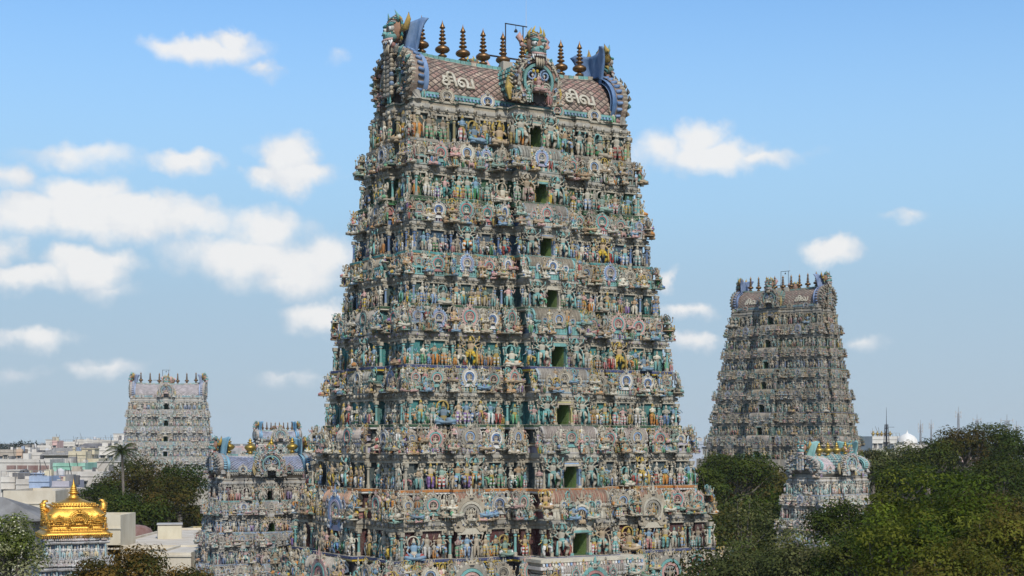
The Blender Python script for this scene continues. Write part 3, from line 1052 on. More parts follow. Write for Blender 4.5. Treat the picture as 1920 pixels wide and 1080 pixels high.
            # crowd on the parapet: in front of and between the pavilions
            if not top:
                for u0 in (.0, 1.0):
                    for zz, hf in ((.545, .25), (.72, .26), (.545, .2), (.60, .3)):
                        if r.random() < .9:
                            q_ = at_(min(max(u0 * Ln + (.5 - u0) * .24 * Ln * r.uniform(-.2, 1.0), .12 * s), Ln - .12 * s), .14 if zz < .6 else .42)
                            tm_ = POSES[int(r.integers(len(POSES)))] if r.random() < .6 else SEATED
                            figs.add(tm_, (q_[0], q_[1], z + zz * H), fr + r.uniform(-.5, .5), H * hf * r.uniform(.85, 1.1), T(statue_pal(r)))
                for i in range(int(Ln / (.50 * s)) + 1):
                    u = r.uniform(.05, .95) * Ln
                    wh = r.random()
                    q_ = at_(u, .28)
                    if wh < .5: figs.add(POSES[int(r.integers(len(POSES)))], (q_[0], q_[1], z + .54 * H), fr + r.uniform(-.5, .5), H * r.uniform(.14, .2), T(statue_pal(r)))
                    elif wh < .72: figs.add(SEATED, (q_[0], q_[1], z + .54 * H), fr + r.uniform(-.3, .3), H * r.uniform(.13, .2), T(statue_pal(r)))
                    elif wh < .77: figs.add(BULL, (q_[0], q_[1], z + .54 * H), fr, H * .16, T(statue_pal(r)))
                    # crests along the top of the pavilion roofs
                    if r.random() < .7 and not (unit in ('C2', 'DOOR') and fc == 'F'):
                        q_ = at_(u, .62)
                        figs.add(SEATED if wh < .5 else POSES[int(r.integers(len(POSES)))], (q_[0], q_[1], z + .84 * H), fr + r.uniform(-.3, .3), H * r.uniform(.13, .19), T(statue_pal(r)))
        tier_ob = link('tier', m.mesh('tier', mat), root)
        if door:
            # doorway recess with its frame
            dw = .68 * s
            y0 = -(t['b'] - .3) - t['p'] + .66 * s
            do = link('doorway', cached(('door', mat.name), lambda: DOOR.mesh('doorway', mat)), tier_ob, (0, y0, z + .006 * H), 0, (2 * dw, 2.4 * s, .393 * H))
            jc = [TEALL, PALE, SKYB, C(.5, .45, .2)][ti % 4]
            link('door_frame', t_doorframe(T(jc), T([BEIGE, TEALL, PALE][ti % 3])).mesh('door_frame', mat), tier_ob, (0, y0, z + .006 * H), 0, (2 * dw, 1.0 * s, .34 * H))
        # ---- parapet pavilions
        if top: continue
        base = z + .545 * H
        hp = .44 * H
        for j in range(n):
            tg = tags[j]
            if tg is None: continue
            unit, fc = tg
            k = (j + 1) % n
            if unit == 'C2' and door is not None and tags[j - 1] is not None and tags[j - 1][0] == 'DOOR': continue
            if unit == 'DOOR': continue
            a0, a1 = P[j], P[k]
            if unit == 'C2': a1 = P[(j + 3) % n]
            if unit != 'K' and fc not in faces: continue
            e = a1 - a0
            Ln = np.linalg.norm(e)
            d = e / Ln
            nn = np.array((d[1], -d[0]))
            fr = FACE_RZ[fc]
            mid = (a0 + a1) / 2
            scheme = t.get('pav', 'grey')
            if unit in ('C2',) and t.get('cpav'): scheme = t['cpav']
            pal = T(np.array(PAV_SCHEMES[scheme]))
            dep = 1.05 * s
            if unit == 'K':
                # one domed pavilion per corner: built when the K edge STARTS the face
                if tags[j - 1] is not None and tags[j - 1][1] == fc: continue
                if tags[j - 1] is None: continue
                w = Ln * .80
                c = a0 + (d - nn) * (w / 2 + .36 * s)
                o = link('corner_pavilion', cached(('kuta', scheme, tkey, mat.name), lambda: KUTA.mesh('corner_pavilion', mat, pal=pal)), root, (c[0], c[1], base), 0, (w, w, hp))
                for v_, rr in ((nn, fr), (-d, fr - math.pi / 2)):
                    ms = int(r.integers(len(MED_SCHEMES)))
                    me = cached(('med', ms, tkey, mat.name), lambda: MEDAL.mesh('arch_medallion', mat, pal=T(np.array(MED_SCHEMES[ms]))))
                    link('arch_medallion', me, o, (v_[0] * .45, v_[1] * .45, .34), rr, (.5, .5, .41))
                continue
            if unit in ('S', 'C2'):
                w = Ln * (.66 if unit == 'S' else .76)
                big = w > 4.2 * s
                key = 'shalaL' if big else 'shala'
                c = mid - nn * (.91 * s)
                ztop = hp * (1.0 if unit == 'S' else 1.06)
                o = link('barrel_pavilion', cached((key, scheme, tkey, mat.name), lambda: (SHALA_L if big else SHALA).mesh('barrel_pavilion', mat, pal=pal)), root, (c[0], c[1], base), fr, (w, dep, ztop))
                mw = t.get('bigarch', 1.0) * (1.45 if unit == 'S' else 1.3) * s
                ms = (ti * 3 + (2 if unit == 'C2' else 0) + (fc == 'L') * 4) % len(MED_SCHEMES)
                me = cached(('med', ms, tkey, mat.name), lambda: MEDAL.mesh('arch_medallion', mat, pal=T(np.array(MED_SCHEMES[ms]))))
                hz = .22 if t.get('bigarch', 1) < 1.2 else -.45
                link('arch_medallion', me, o, (0, -.56, hz), 0, (mw / w, .9, mw * 1.02 / ztop))
                for sx in ((-.3, .3) if big else ()):
                    me2 = cached(('medS', ms, tkey, mat.name), lambda: MEDAL_S.mesh('arch_medallion', mat, pal=T(np.array(MED_SCHEMES[ms]))))
                    link('arch_medallion', me2, o, (sx, -.54, .3), 0, (.7 * s / w, .6, .75 * s / ztop))
                continue
            # P1, P2, C1: tall medallion niches
            w = min(Ln * .78, 1.4 * s)
            c = mid - nn * (.80 * s)
            o = link('medallion_niche', cached(('panj', scheme, tkey, mat.name), lambda: PANJ.mesh('medallion_niche', mat, pal=pal)), root, (c[0], c[1], base), fr, (w, dep * .8, hp * (.94 if unit != 'C1' else 1.02)))
            ms = int(r.integers(len(MED_SCHEMES)))
            me = cached(('med', ms, tkey, mat.name), lambda: MEDAL.mesh('arch_medallion', mat, pal=T(np.array(MED_SCHEMES[ms]))))
            link('arch_medallion', me, o, (0, -.55, .2), 0, (1.0, 1.0, .70))
    # ---- figures: the largest become parts, the rest one part
    if top and roof: roof_build(root, tiers[-1], T, mat, tkey, stats, figs, r, roof, lod)
    order = sorted(range(len(stats)), key=lambda i: -stats[i][0])
    pals = {}
    for rank, i in enumerate(order):
        _, lc, fr, key, tm, pal, hh = stats[i]
        if rank < nstat:
            v = int(r.integers(5))
            nm = 'guardian_statue' if isinstance(key, tuple) and key[0] == 'guard' else 'many_armed_statue' if isinstance(key, tuple) else ('seated_statue' if key == 'seated' else 'statue')
            me = cached(('st', key, v, tkey, mat.name), lambda: tm.mesh(nm, mat, True, pal=T(pal)))
            link(nm, me, root, lc, fr, (hh * 1.16, hh * 1.16, hh))
        else:
            figs.add(tm, lc, fr, (hh * 1.16, hh * 1.16, hh), T(pal))
    if figs.n: tag(link('figurines', figs.mesh('figurines', mat, True), root), kind='stuff')
    return root


def roof_build(root, t, T, mat, tkey, stats, figs, r, R, lod):
    """barrel roof with gables, beast heads, central dormer, finials and letters"""
    z, H, s = t['z'], t['H'], t['H'] / 4.7
    a, b, p = t['a'], t['b'], t['p']
    k = R.get('k', 1.0)                         # overall size of the roof
    ar, br = R['ar'], R['br']
    ze, zr = R['ze'], R['zr']                   # eave and ridge heights
    h = zr - ze
    # cross-section (y, z), front half
    sec = [(br * .93, ze - .1 * h), (br * 1.0, ze), (br * 1.02, ze + .12 * h), (br * .99, ze + .27 * h), (br * .90, ze + .44 * h), (br * .75, ze + .62 * h), (br * .53, ze + .79 * h), (br * .28, ze + .92 * h), (br * .08, zr)]
    sec = np.array(sec)
    saddle = lambda x: .035 * h * 3 * (abs(x) / ar) ** 2.5
    m = MB()
    tilebg = T(R.get('tile_gap', C(.07, .05, .045)))
    nx = 24
    xs = np.linspace(-ar, ar, nx + 1)
    full = np.concatenate([sec * (-1, 1), (sec * (1, 1))[::-1]])
    V, F = [], []
    for x in xs: V += [(x, y, zz + saddle(x) * max(0, (zz - ze) / h)) for y, zz in full]
    ns = len(full)
    for i in range(nx):
        for j in range(ns - 1):
            F.append((i * ns + j, (i + 1) * ns + j, (i + 1) * ns + j + 1, i * ns + j + 1))
    m.faces(np.array(V), F, tilebg)
    # diamond tiles, each a low pyramid
    dense = np.array([np.interp(np.linspace(0, 1, 60), np.linspace(0, 1, len(sec)), sec[:, c]) for c in (0, 1)]).T
    arc = np.concatenate(([0], np.cumsum(np.linalg.norm(np.diff(dense, axis=0), axis=1))))
    tw, th = R.get('tile', (.36, .52))
    Vt, Ct, cnt = [], [], 0
    a_s = arc[np.searchsorted(dense[:, 1], ze + .12 * h)]
    a_e = arc[np.searchsorted(dense[:, 1], zr - .10 * h)]
    def pos(x, sa, sg, lift):
        y, zz = np.interp(sa, arc, dense[:, 0]), np.interp(sa, arc, dense[:, 1])
        y2, z2 = np.interp(sa + .05, arc, dense[:, 0]), np.interp(sa + .05, arc, dense[:, 1])
        ty, tz = y2 - y, z2 - zz
        l = math.hypot(ty, tz) + 1e-9
        ny, nz = tz / l, -ty / l
        return (x, sg * (y + ny * lift), zz + nz * lift + saddle(x) * max(0, (zz - ze) / h))
    TC = [T(c) for c in R.get('tiles', [C(.42, .27, .22), C(.44, .31, .25), C(.40, .30, .24), C(.46, .36, .28), C(.40, .24, .2)])]
    row = 0
    sa = a_s
    while sa < a_e:
        x = -ar + .3 + (tw if row % 2 else 0)
        while x < ar - .3:
            for sg in (-1,) if not R.get('both') else (-1, 1):
                q4 = [pos(x - tw * .78, sa, sg, .015), pos(x, sa - th * .38, sg, .015), pos(x + tw * .78, sa, sg, .015), pos(x, sa + th * .38, sg, .015), pos(x, sa, sg, .075)]
                Vt += q4
                Ct.append(TC[int(r.integers(len(TC)))] * r.uniform(.72, 1.22) * (.6 if r.random() < .04 else 1))
                cnt += 1
            x += 2 * tw
        sa += th * .5
        row += 1
    F = []
    Cc = []
    for i in range(cnt):
        o = 5 * i
        F += [(o, o + 1, o + 4), (o + 1, o + 2, o + 4), (o + 2, o + 3, o + 4), (o + 3, o, o + 4)]
        Cc += [Ct[i]] * 4
    if F: m.faces(np.array(Vt), F, np.array(Cc))
    roof_ob = link('roof', m.mesh('roof', mat), root)
    # neck wall, eave bands
    m = MB()
    for (yy, z0, z1, c) in ((br * .80, z + .62 * H, ze - .12 * h, T(BEIGE)), (br * 1.03, ze - .12 * h, ze - .02 * h, T(PALE)), (br * 1.05, ze - .02 * h, ze + .05 * h, T(TEAL)), (br * 1.07, ze + .05 * h, ze + .10 * h, T(TEALL)), (br * .99, ze - .24 * h, ze - .12 * h, T(GREYB))):
        m.box((0, 0, (z0 + z1) / 2), (2 * ar - .1, 2 * yy, z1 - z0), c)
    nb = int(2 * ar / (.32 * k))
    for i in range(nb):
        x = -ar + (i + .5) * 2 * ar / nb
        m.box((x, -br * 1.075, ze + .02 * h), (.16 * k, .1, .05 * h), T(SKYB))
        m.box((x, -br * 1.03, ze - .14 * h), (.13 * k, .2, .05 * h), T(CREAM * .8))
    for i in range(int(2 * ar / (.5 * k))):
        x = -ar + .25 * k + i * .5 * k
        zz = zr + saddle(x)
        m.box((x, 0, zz + .02 * k), (.46 * k, .62 * k, .42 * k), T([TEALL, TEALL * .8, PALE, TEALL, BEIGE][int(r.integers(5))]))
        m.box((x, -.30 * k, zz - .16 * k), (.46 * k, .28 * k, .2 * k), T([BEIGE, PALE, GREYB][i % 3]))
        m.box((x, -.27 * k, zz - .32 * k), (.4 * k, .5 * k, .1 * k), T(TEALL * .9))
    link('ridge', m.mesh('ridge', mat), roof_ob)
    # small medallions on the eave
    for x in R.get('eave_meds', (-.76, -.36, .36, .76)):
        ms = int(r.integers(len(MED_SCHEMES)))
        me = cached(('med', ms, tkey, mat.name), lambda: MEDAL.mesh('arch_medallion', mat, pal=T(np.array(MED_SCHEMES[ms]))))
        link('arch_medallion', me, roof_ob, (x * ar, -br * 1.1, ze - .12 * h), 0, (1.35 * k, 1.0, 1.15 * k))
    # gables: horseshoe plates with carved front and a blue back, beast head with hood on top
    bluec = np.array(R.get('blue', C(.06, .175, .38)))
    for sg in (-1, 1):
        g = MB()
        path = np.array([(-br * 1.10 * math.cos(q_), ze + .42 * h + .66 * h * math.sin(q_)) for q_ in np.linspace(R_(-52), R_(232), 25)])
        for w_, y0, y1, c in ((.55 * k, .55 * k, -.55 * k, T(C(.30, .22, .17))), (.30 * k, -.5 * k, -.72 * k, T(PALE * .8))):
            g.band(path, w_, y0, y1, c)
        inner = (path - (0, ze + .4 * h)) * .72 + (0, ze + .4 * h)
        g.band(inner, .35 * k, .2 * k, -.5 * k, T(GREYB))
        inner2 = (path - (0, ze + .36 * h)) * .45 + (0, ze + .36 * h)
        g.band(inner2, .3 * k, .2 * k, -.6 * k, T(TEALL * .8))
        nP = len(path)
        cV = np.array([(x, .1 * k, zz) for x, zz in path] + [(0, .1 * k, ze)])
        g.faces(cV, [(i, i + 1, nP) for i in range(nP - 1)], T(C(.15, .12, .11)))
        # beads, scrolls and small figures over the gable face
        fine = np.array([np.interp(np.linspace(0, 1, 40), np.linspace(0, 1, nP), path[:, c]) for c in (0, 1)]).T
        for q_ in fine[::1]:
            g.ell((q_[0] * 1.06, -.4 * k, (q_[1] - ze) * 1.05 + ze), (.16 * k, .3 * k, .16 * k), T([GREYB, BEIGE, PALE][int(r.integers(3))]), 6, 4)
        for q_ in fine[2:-2:3]:
            for f_ in (.86, .6):
                g.ell((q_[0] * f_, -.5 * k, (q_[1] - ze - .35 * h) * f_ + ze + .35 * h), (.2 * k, .2 * k, .2 * k), T([TEALL, BEIGE, ROSE * .8, GREYB, SKYB][int(r.integers(5))]), 6, 4)
        for i in range(5):
            q_ = (r.uniform(-.6, .6) * br, ze + h * r.uniform(.0, .5))
            g.add(SEATED, (q_[0], -.6 * k, q_[1]), 0, .9 * k, T(statue_pal(r)))
        g.add(POSES[5], (0, -.8 * k, ze - .1 * h), 0, .5 * h, T(statue_pal(r)))
        for q_ in fine[::2]:
            g.tube([(q_[0] * .98, -.72 * k, (q_[1] - ze) * .98 + ze), (q_[0] * 1.10, -.8 * k, (q_[1] - ze) * 1.06 + ze), (q_[0] * 1.16, -.55 * k, (q_[1] - ze) * 1.10 + ze + .15 * k)], [.17 * k, .15 * k, .03 * k], 5, T([GREYB * .7, TEALL * .7, BEIGE * .8, C(.22, .17, .13)][int(r.integers(4))]))
        for q_ in fine[1::3]:
            g.add(SEATED, (q_[0] * .9, -.75 * k, (q_[1] - ze) * .9 + ze), r.uniform(-.5, .5), r.uniform(.5, .75) * k, T(statue_pal(r) * .8))
        for i in range(9):     # carved neck that climbs the gable to the beast head
            zz_ = ze + h * (.12 + .1 * i)
            g.ell((r.uniform(-.12, .12) * k, -.78 * k, zz_), (.62 * k * (1 - .04 * i), .34 * k, .26 * k), T([GREYB, BEIGE * .8, TEALL * .7, C(.25, .2, .16)][int(r.integers(4))]), 9, 5)
            for s2 in (-1, 1): g.ell((s2 * .55 * k, -.9 * k, zz_ + .1 * k), (.2 * k, .2 * k, .2 * k), T([PALE, BEIGE, SKYB * .8][int(r.integers(3))]), 6, 4)
        for i in range(16):
            q_ = fine[int(r.integers(len(fine)))] * 1.0
            f_ = r.uniform(.45, .95)
            g.add(POSES[int(r.integers(7))] if i % 2 else SEATED, (q_[0] * f_, -.62 * k, (q_[1] - ze) * f_ * .9 + ze), 0, r.uniform(.55, .9) * k, T(statue_pal(r) * .8))
        for s2 in (-1, 1):     # curled feet of the horseshoe
            g.tube([(s2 * br * 1.1, -.1 * k, ze + .05 * h), (s2 * br * 1.22, -.1 * k, ze - .12 * h), (s2 * br * 1.1, -.1 * k, ze - .26 * h), (s2 * br * .9, -.1 * k, ze - .2 * h)], [.32 * k, .36 * k, .34 * k, .2 * k], 8, T(GREYB), (1.0, 1.0))
        go = link('gable', g.mesh('gable', mat), root, (sg * (ar + .45 * k), 0, 0), sg * math.pi / 2)
        # blue ribbed back, seen from the ridge side
        bk = MB()
        o = np.array([(x * 1.10, (zz - ze) * 1.05 + ze) for x, zz in path])
        bk.band((o - (0, ze)) * .94 + (0, ze), .34 * k, .95 * k, .50 * k, 0)
        for i in range(nP - 1):
            for f_ in (.0,):
                q_ = o[i] * (1 - f_) + o[i + 1] * f_
                bk.tube([(q_[0] * .98, .45 * k, (q_[1] - ze) * .98 + ze), (q_[0] * 1.03, .0 * k, (q_[1] - ze) * 1.03 + ze)], [.2 * k, .12 * k], 5, 0)
        link('gable_back', bk.mesh('gable_back', M_BLUE, True, pal=np.array([bluec])), go)
        zy = zr + R.get('yz', .10) * h
        ys = R.get('ys', 1.0) * k
        link('beast_head', cached(('yali', tkey, mat.name), lambda: YALI.mesh('beast_head', mat, True)), go, (0, -.30 * k, zy), 0, (ys * 1.02, ys * 1.0, ys * 1.06))
        link('hood', cached(('hood', tuple(bluec)), lambda: HOOD.mesh('hood', M_BLUE, True, pal=np.array([bluec]))), go, (0, .16 * k, zy - .30 * h * R.get('hood_drop', 1.0)), 0, (ys * R.get('hw', 1.0) * 1.12, ys * 1.3, ys * 1.25))
        # figures that sit at the gable foot
        for u in (-.75, -.25, .25, .75):
            stats.append((900, (sg * (a - .55), u * b, z + .004 * H), sg * math.pi / 2 + r.uniform(-.2, .2), 'seated' if abs(u) < .5 else 4, SEATED if abs(u) < .5 else POSES[4], statue_pal(r), H * .42))
        for u in (-1, 1):
            figs.add(SEATED, (sg * (ar + .3), u * br * .9, z + .62 * H), sg * math.pi / 2 + u * sg * .6, 1.7 * k, T(statue_pal(r)))
            figs.add(POSES[4], (sg * (ar - .2), u * br * 1.06, z + .60 * H), 0 if u < 0 else math.pi, 1.5 * k, T(statue_pal(r)))
    # central dormer with a large horseshoe and a beast face above
    yd = b + p + R.get('dorm_out', -.35)
    for sg in (-1, 1):
        d = MB()
        rr = R.get('dorm_r', 1.75)
        zc = R.get('dorm_z', ze + .42 * h)
        # dormer barrel running back to the roof
        arcp = [(rr * .93 * math.cos(q_), zc + rr * .93 * math.sin(q_)) for q_ in np.linspace(-.7, math.pi + .7, 17)]
        d.band(arcp, .16 * k, yd - .2, .25 * k, T(TEALL * .7))
        for i, q_ in enumerate(np.linspace(-.5, math.pi + .5, 15)):
            for yy in np.arange(.4, yd - .3, .42):
                d.ell((rr * 1.0 * math.cos(q_), yy, zc + rr * 1.0 * math.sin(q_)), (.17 * k, .2, .17 * k), T([TEALL, BEIGE, TEAL][(i + int(yy / .42)) % 3]), 5, 3)
        d.band([(rr * math.cos(q_), zc + rr * math.sin(q_)) for q_ in np.linspace(-1.0, math.pi + 1.0, 23)], .42 * k, .3 * k, -.15 * k, T(C(.34, .22, .17)))
        d.band([(rr * 1.06 * math.cos(q_), zc + rr * 1.06 * math.sin(q_)) for q_ in np.linspace(-1.0, math.pi + 1.0, 23)], .16 * k, .1 * k, -.3 * k, T(PALE))
        d.band([(rr * .74 * math.cos(q_), zc + rr * .74 * math.sin(q_)) for q_ in np.linspace(-.9, math.pi + .9, 23)], .22 * k, .2 * k, -.28 * k, T(TEALL * .8))
        d.lathe([(.001, 0), (rr * .95, .01)], 20, T(C(.2, .17, .15)))
        D = d.v[-1].copy(); d.v[-1] = np.stack((D[:, 0], np.full(len(D), .12 * k), D[:, 1] + zc), 1)
        for s2 in (-1, 1):
            # spiral scrolls
            for (cx, cz, cr) in ((.36, .28, .30), (.40, -.30, .27), (.85, -.85, .30)):
                sp = [(s2 * (cx * rr + cr * rr * (1 - q_ / 14) * math.cos(q_)), -.14 * k, zc + cz * rr + cr * rr * (1 - q_ / 14) * math.sin(q_)) for q_ in np.linspace(0, 10.5, 22)]
                d.tube(sp, .085 * k * rr / 1.75, 5, T([SKYB, PALE, C(.45, .40, .3)][int(cx * 10) % 3]))
            # feathered wing behind the arch
            for i in range(9):
                q_ = -.35 + i * .17
                p0 = np.array((s2 * rr * 1.05 * math.cos(q_), .2 * k, zc + rr * 1.05 * math.sin(q_)))
                d.tube([p0, p0 + (s2 * .35 * k, .05, .05), p0 + (s2 * .62 * k, .12, .22)], [.11 * k, .1 * k, .02], 5, T([GOLDP, BEIGE, CREAM * .8][i % 3]))
        for i in range(26):
            q_ = R_(-52 + 284 * i / 25)
            d.ell((rr * 1.2 * math.cos(q_), -.05 * k, zc + rr * 1.2 * math.sin(q_)), (.13 * k, .2 * k, .13 * k), T([BEIGE, PALE, GREYB][i % 3]), 5, 4)
        for i in range(30):     # scrolls and buds crowded over the arch
            q_ = R_(-50 + 280 * i / 29)
            f_ = [.9, 1.02, 1.14][i % 3]
            x_, z_ = rr * f_ * math.cos(q_), zc + rr * f_ * math.sin(q_)
            d.tube([(x_, -.3 * k, z_), (x_ + .16 * k * math.cos(q_ + 1.2), -.36 * k, z_ + .16 * k * math.sin(q_ + 1.2)), (x_ + .24 * k * math.cos(q_ + .3), -.3 * k, z_ + .24 * k * math.sin(q_ + .3)), (x_ + .16 * k * math.cos(q_ - .8), -.28 * k, z_ + .16 * k * math.sin(q_ - .8))], [.08 * k, .08 * k, .07 * k, .03 * k], 5, T([PALE, TEALL, ROSE, SKYB, BEIGE][i % 5]))
        for s2 in (-1, 1):     # attendants and drooping tassels beside the arch
            d.add(POSES[5], (s2 * rr * .55, -.3 * k, zc - rr * 1.05), 0, .8 * rr, T(statue_pal(r)))
            d.add(SEATED, (s2 * rr * 1.15, -.1 * k, zc - rr * 1.0), s2 * .4, .55 * rr, T(statue_pal(r)))
            d.tube([(s2 * rr * 1.25, .6, zc + .2 * rr), (s2 * rr * 1.35, .5, zc - .4 * rr), (s2 * rr * 1.3, .4, zc - .9 * rr)], [.2 * k, .3 * k, .1 * k], 7, T(GOLDP))
        for i in range(7):
            d.ell((r.uniform(-.3, .3) * rr, -.25 * k, zc + r.uniform(-.6, .6) * rr), (.14 * k, .12 * k, .14 * k), T([ROSE, YELLOW * .8, TEALL, MAROON][int(r.integers(4))]), 6, 4)
        d.add(SEATED, (0, -.2 * k, zc - .5 * rr), 0, .9 * rr, T(statue_pal(r)))
        do = link('dormer', d.mesh('dormer', mat), root, (0, -yd if sg < 0 else yd, 0), 0 if sg < 0 else math.pi)
        link('beast_head', cached(('yaliF', tkey, mat.name), lambda: YALI_F.mesh('beast_head', mat, True)), do, (0, .25 * k, zc + rr * .85), 0, .95 * k * rr / 1.75)
    # finials
    n = R['nfin']
    span = R.get('fspan', ar * .86)
    for i in range(n):
        x = -span + 2 * span * i / (n - 1)
        link('finial', POT_ME if R.get('pots') else FINIAL_ME, root, (x, 0, zr + saddle(x) + .18 * k), 0, R.get('fh', 3.15))
    # raised letters on both halves of the tiled front
    if R.get('letters'):
        for sx in (-1, 1):
            cu = bpy.data.curves.new('letters', 'FONT')
            cu.body = '\u0b9a\u0bbf\u0bb5'
            cu.size = 1.6 * R.get('lsz', 1.0)
            cu.extrude = .09
            cu.offset = .012
            cu.bevel_depth = .03
            cu.align_x = 'CENTER'
            cu.align_y = 'CENTER'
            cu.space_character = .92
            cu.materials.append(M_LETTER)
            tmp = link('letters', cu)
            bpy.context.view_layer.update()
            me = bpy.data.meshes.new_from_object(tmp.evaluated_get(bpy.context.evaluated_depsgraph_get()))
            bpy.data.objects.remove(tmp)
            me.materials.clear(); me.materials.append(M_LETTER)
            o = link('letters', me, root)
            i0 = np.searchsorted(dense[:, 1], ze + R.get('lz', .40) * h)
            y, zz = dense[i0]
            dy, dz = dense[i0 + 3] - dense[i0 - 3]
            o.location = (sx * ar * .63, -(y + .10), zz)
            o.rotation_euler = (math.atan2(dz, -dy), 0, 0)


M_LETTER = plain_mat('letter_paint', (.48, .44, .33), .85, 0, .9, 2.5, .3)

# ================================================================ the temple towers
ZF = [8.8, 13.9, 18.8, 23.3, 28.0, 32.1, 36.4, 41.0]
AA = [14.8, 13.8, 12.95, 12.5, 11.9, 11.5, 11.05, 10.6]
BB = [9.55, 8.3, 7.4, 6.8, 6.0, 5.3, 4.7, 3.9]
STY = [dict(stripes=(YELLOW, NAVY), wall=MAROON * .7, pav='tile', cpav='tile', pil=TEALL, rail=PINK * .7, bigarch=1.75, dot=NAVY),
       dict(stripes=(WHITE, C(.5, .2, .06)), wall=C(.06, .10, .11), pav='lilac', cpav='lilac', pil=PALE, rail=LILAC),
       dict(stripes=(WHITE, DKGREEN), wall=TEAL, pav='grey', cpav='blue', pil=TEALL, rail=GREYB),
       dict(stripes=(YELLOW, NAVY), wall=TEAL, pav='blue', cpav='teal', pil=TEALL, rail=SKYB * .8, dot=PURPLE),
       dict(stripes=(CREAM, DKGREEN), wall=C(.05, .12, .12), pav='teal', cpav='teal', pil=SKYB * .8, rail=TEALL),
       dict(stripes=(C(.62, .36, .18), TEAL), wall=C(.06, .12, .18), pav='red', cpav='blue', pil=BLUE, rail=BLUE * .9),
       dict(stripes=(C(.10, .28, .12), DKGREEN), wall=DKGREEN * 1.6, pav='grey', cpav='grey', pil=TEALL, rail=C(.20, .30, .30)),
       dict(stripes=(PALE, GREYB), wall=C(.05, .11, .11), pav='grey', cpav='red', pil=C(.35, .30, .15), rail=TEAL)]


def main_tiers(lo=0, dz=0.0):
    out = []
    # the storey below the lowest row of figures
    if lo == 0:
        out.append(dict(z=3.6 + dz, H=5.2, a=16.0, b=10.9, p=3.3, stripes=(CREAM, NAVY), wall=C(.1, .1, .12), pav='blue', cpav='pale', pil=PALE, rail=BEIGE, bigarch=1.9))
    for i in range(lo, 8):
        H = (ZF[i + 1] - ZF[i]) if i < 7 else 5.2
        out.append(dict(z=ZF[i] + dz, H=H, a=AA[i], b=BB[i], p=2.8 - i / 7, **STY[i]))
    return out


ROOF = dict(ar=9.2, br=2.85, ze=44.55, zr=48.2, nfin=9, fspan=7.6, letters=True, dorm_z=46.25, dorm_r=1.75, ys=1.0, hw=1.1)

MX = at(943, 126)
main_tower = gopuram('gopuram', 'tallest and nearest temple tower, crowded storeys of painted figures under a lettered tiled roof', 'temple towers',
                     (MX, 126, 0), R_(31), main_tiers(), ('F', 'L'), M_STUCCO, roof=ROOF, seed=3)
# plain stone plinth under the storeys and the porch slab before the lowest door
m = MB()
Pp, tg = outline(16.4, 11.2, 3.6, 1.2, .6, 1.0)
sweep(m, [(Pp, -.5, GREYB), (Pp, .8, PALE), (inset(Pp, .25), .85, GREYB), (inset(Pp, .25), 2.2, PALE), (inset(Pp, -.1), 2.3, PALE), (inset(Pp, -.1), 2.6, GREYB), (inset(Pp, .5), 2.65, GREYB), (inset(Pp, .5), 3.4, GREYB)], tg)
link('plinth', m.mesh('plinth', M_STUCCO), main_tower)
m = MB()
for dz_, w_, dp, c_ in ((8.62, 9.4, 3.0, PALE), (8.36, 9.0, 2.7, BEIGE), (8.10, 9.4, 3.0, C(.62, .57, .52)), (7.82, 8.8, 2.6, GREYB), (7.5, 9.0, 2.8, PALE)):
    m.box((0, -11.9, dz_), (w_, dp, .24), c_)
for i in range(34):
    m.box((-4.45 + i * .27, -13.42, 8.36), (.14, .1, .2), [WHITE, SKYB, ROSE, CREAM][i % 4])
    m.add(POSES[i % 7], (-4.3 + i * .26, -13.25, 7.62), 0, .8, statue_pal(rng))
link('porch_slab', m.mesh('porch_slab', M_PALE), main_tower)


def roof_frame(parent_name, label, X, Y, rz, lx, z, k, rod):
    """pipe frame with a hanging lamp that stands on a roof ridge"""
    o = empty(parent_name, (X + lx * math.cos(rz), Y + lx * math.sin(rz), z), rz)
    tag(o, label, 'metal frame', 'pipe frames on the tower roofs')
    f = MB()
    for x in (-.85, .85): f.tube([(x * k, 0, 0), (x * k, 0, 3.9 * k)], .055 * k, 6, DARK)
    f.tube([(-.9 * k, 0, 3.9 * k), (1.25 * k, 0, 3.9 * k)], .05 * k, 6, DARK)
    f.tube([(-3.4 * k, 0, 1.05 * k), (2.2 * k, 0, 1.05 * k)], .075 * k, 6, DARK)
    f.tube([(-1.4 * k, .5 * k, 0), (-.85 * k, 0, 1.6 * k)], .045 * k, 6, DARK)
    link('pipe_frame', f.mesh('pipe_frame', M_IRON), o)
    l = MB()
    l.tube([(.15 * k, 0, 3.9 * k), (.15 * k, 0, 3.55 * k)], .02 * k, 5, DARK)
    l.lathe([(.03, 0), (.14, .03), (.16, .12), (.1, .22), (.05, .3)], 10, DARK, (.15 * k, 0, 3.28 * k))
    link('hanging_lamp', l.mesh('hanging_lamp', M_IRON), o)
    b_ = MB()
    for x in (-1.0, .75): b_.box((x * k, -.3 * k, .15 * k), (.9 * k, .7 * k, .85 * k), C(.42, .38, .31))
    link('footing', b_.mesh('footing', M_PLASTER), o)
    if rod:
        r_ = MB()
        r_.tube([(1.15 * k, 0, 0), (1.15 * k, 0, rod * .6), (1.15 * k, 0, rod)], [.035 * k, .025 * k, .008 * k], 5, C(.5, .5, .52))
        link('lightning_rod', r_.mesh('lightning_rod', M_PLASTER), o)
    return o


roof_frame('roof_frame', 'thin dark pipe frame with a hanging lamp on the ridge of the tallest tower', MX, 126, R_(31), 1.1, 48.3, 1.0, 6.2)

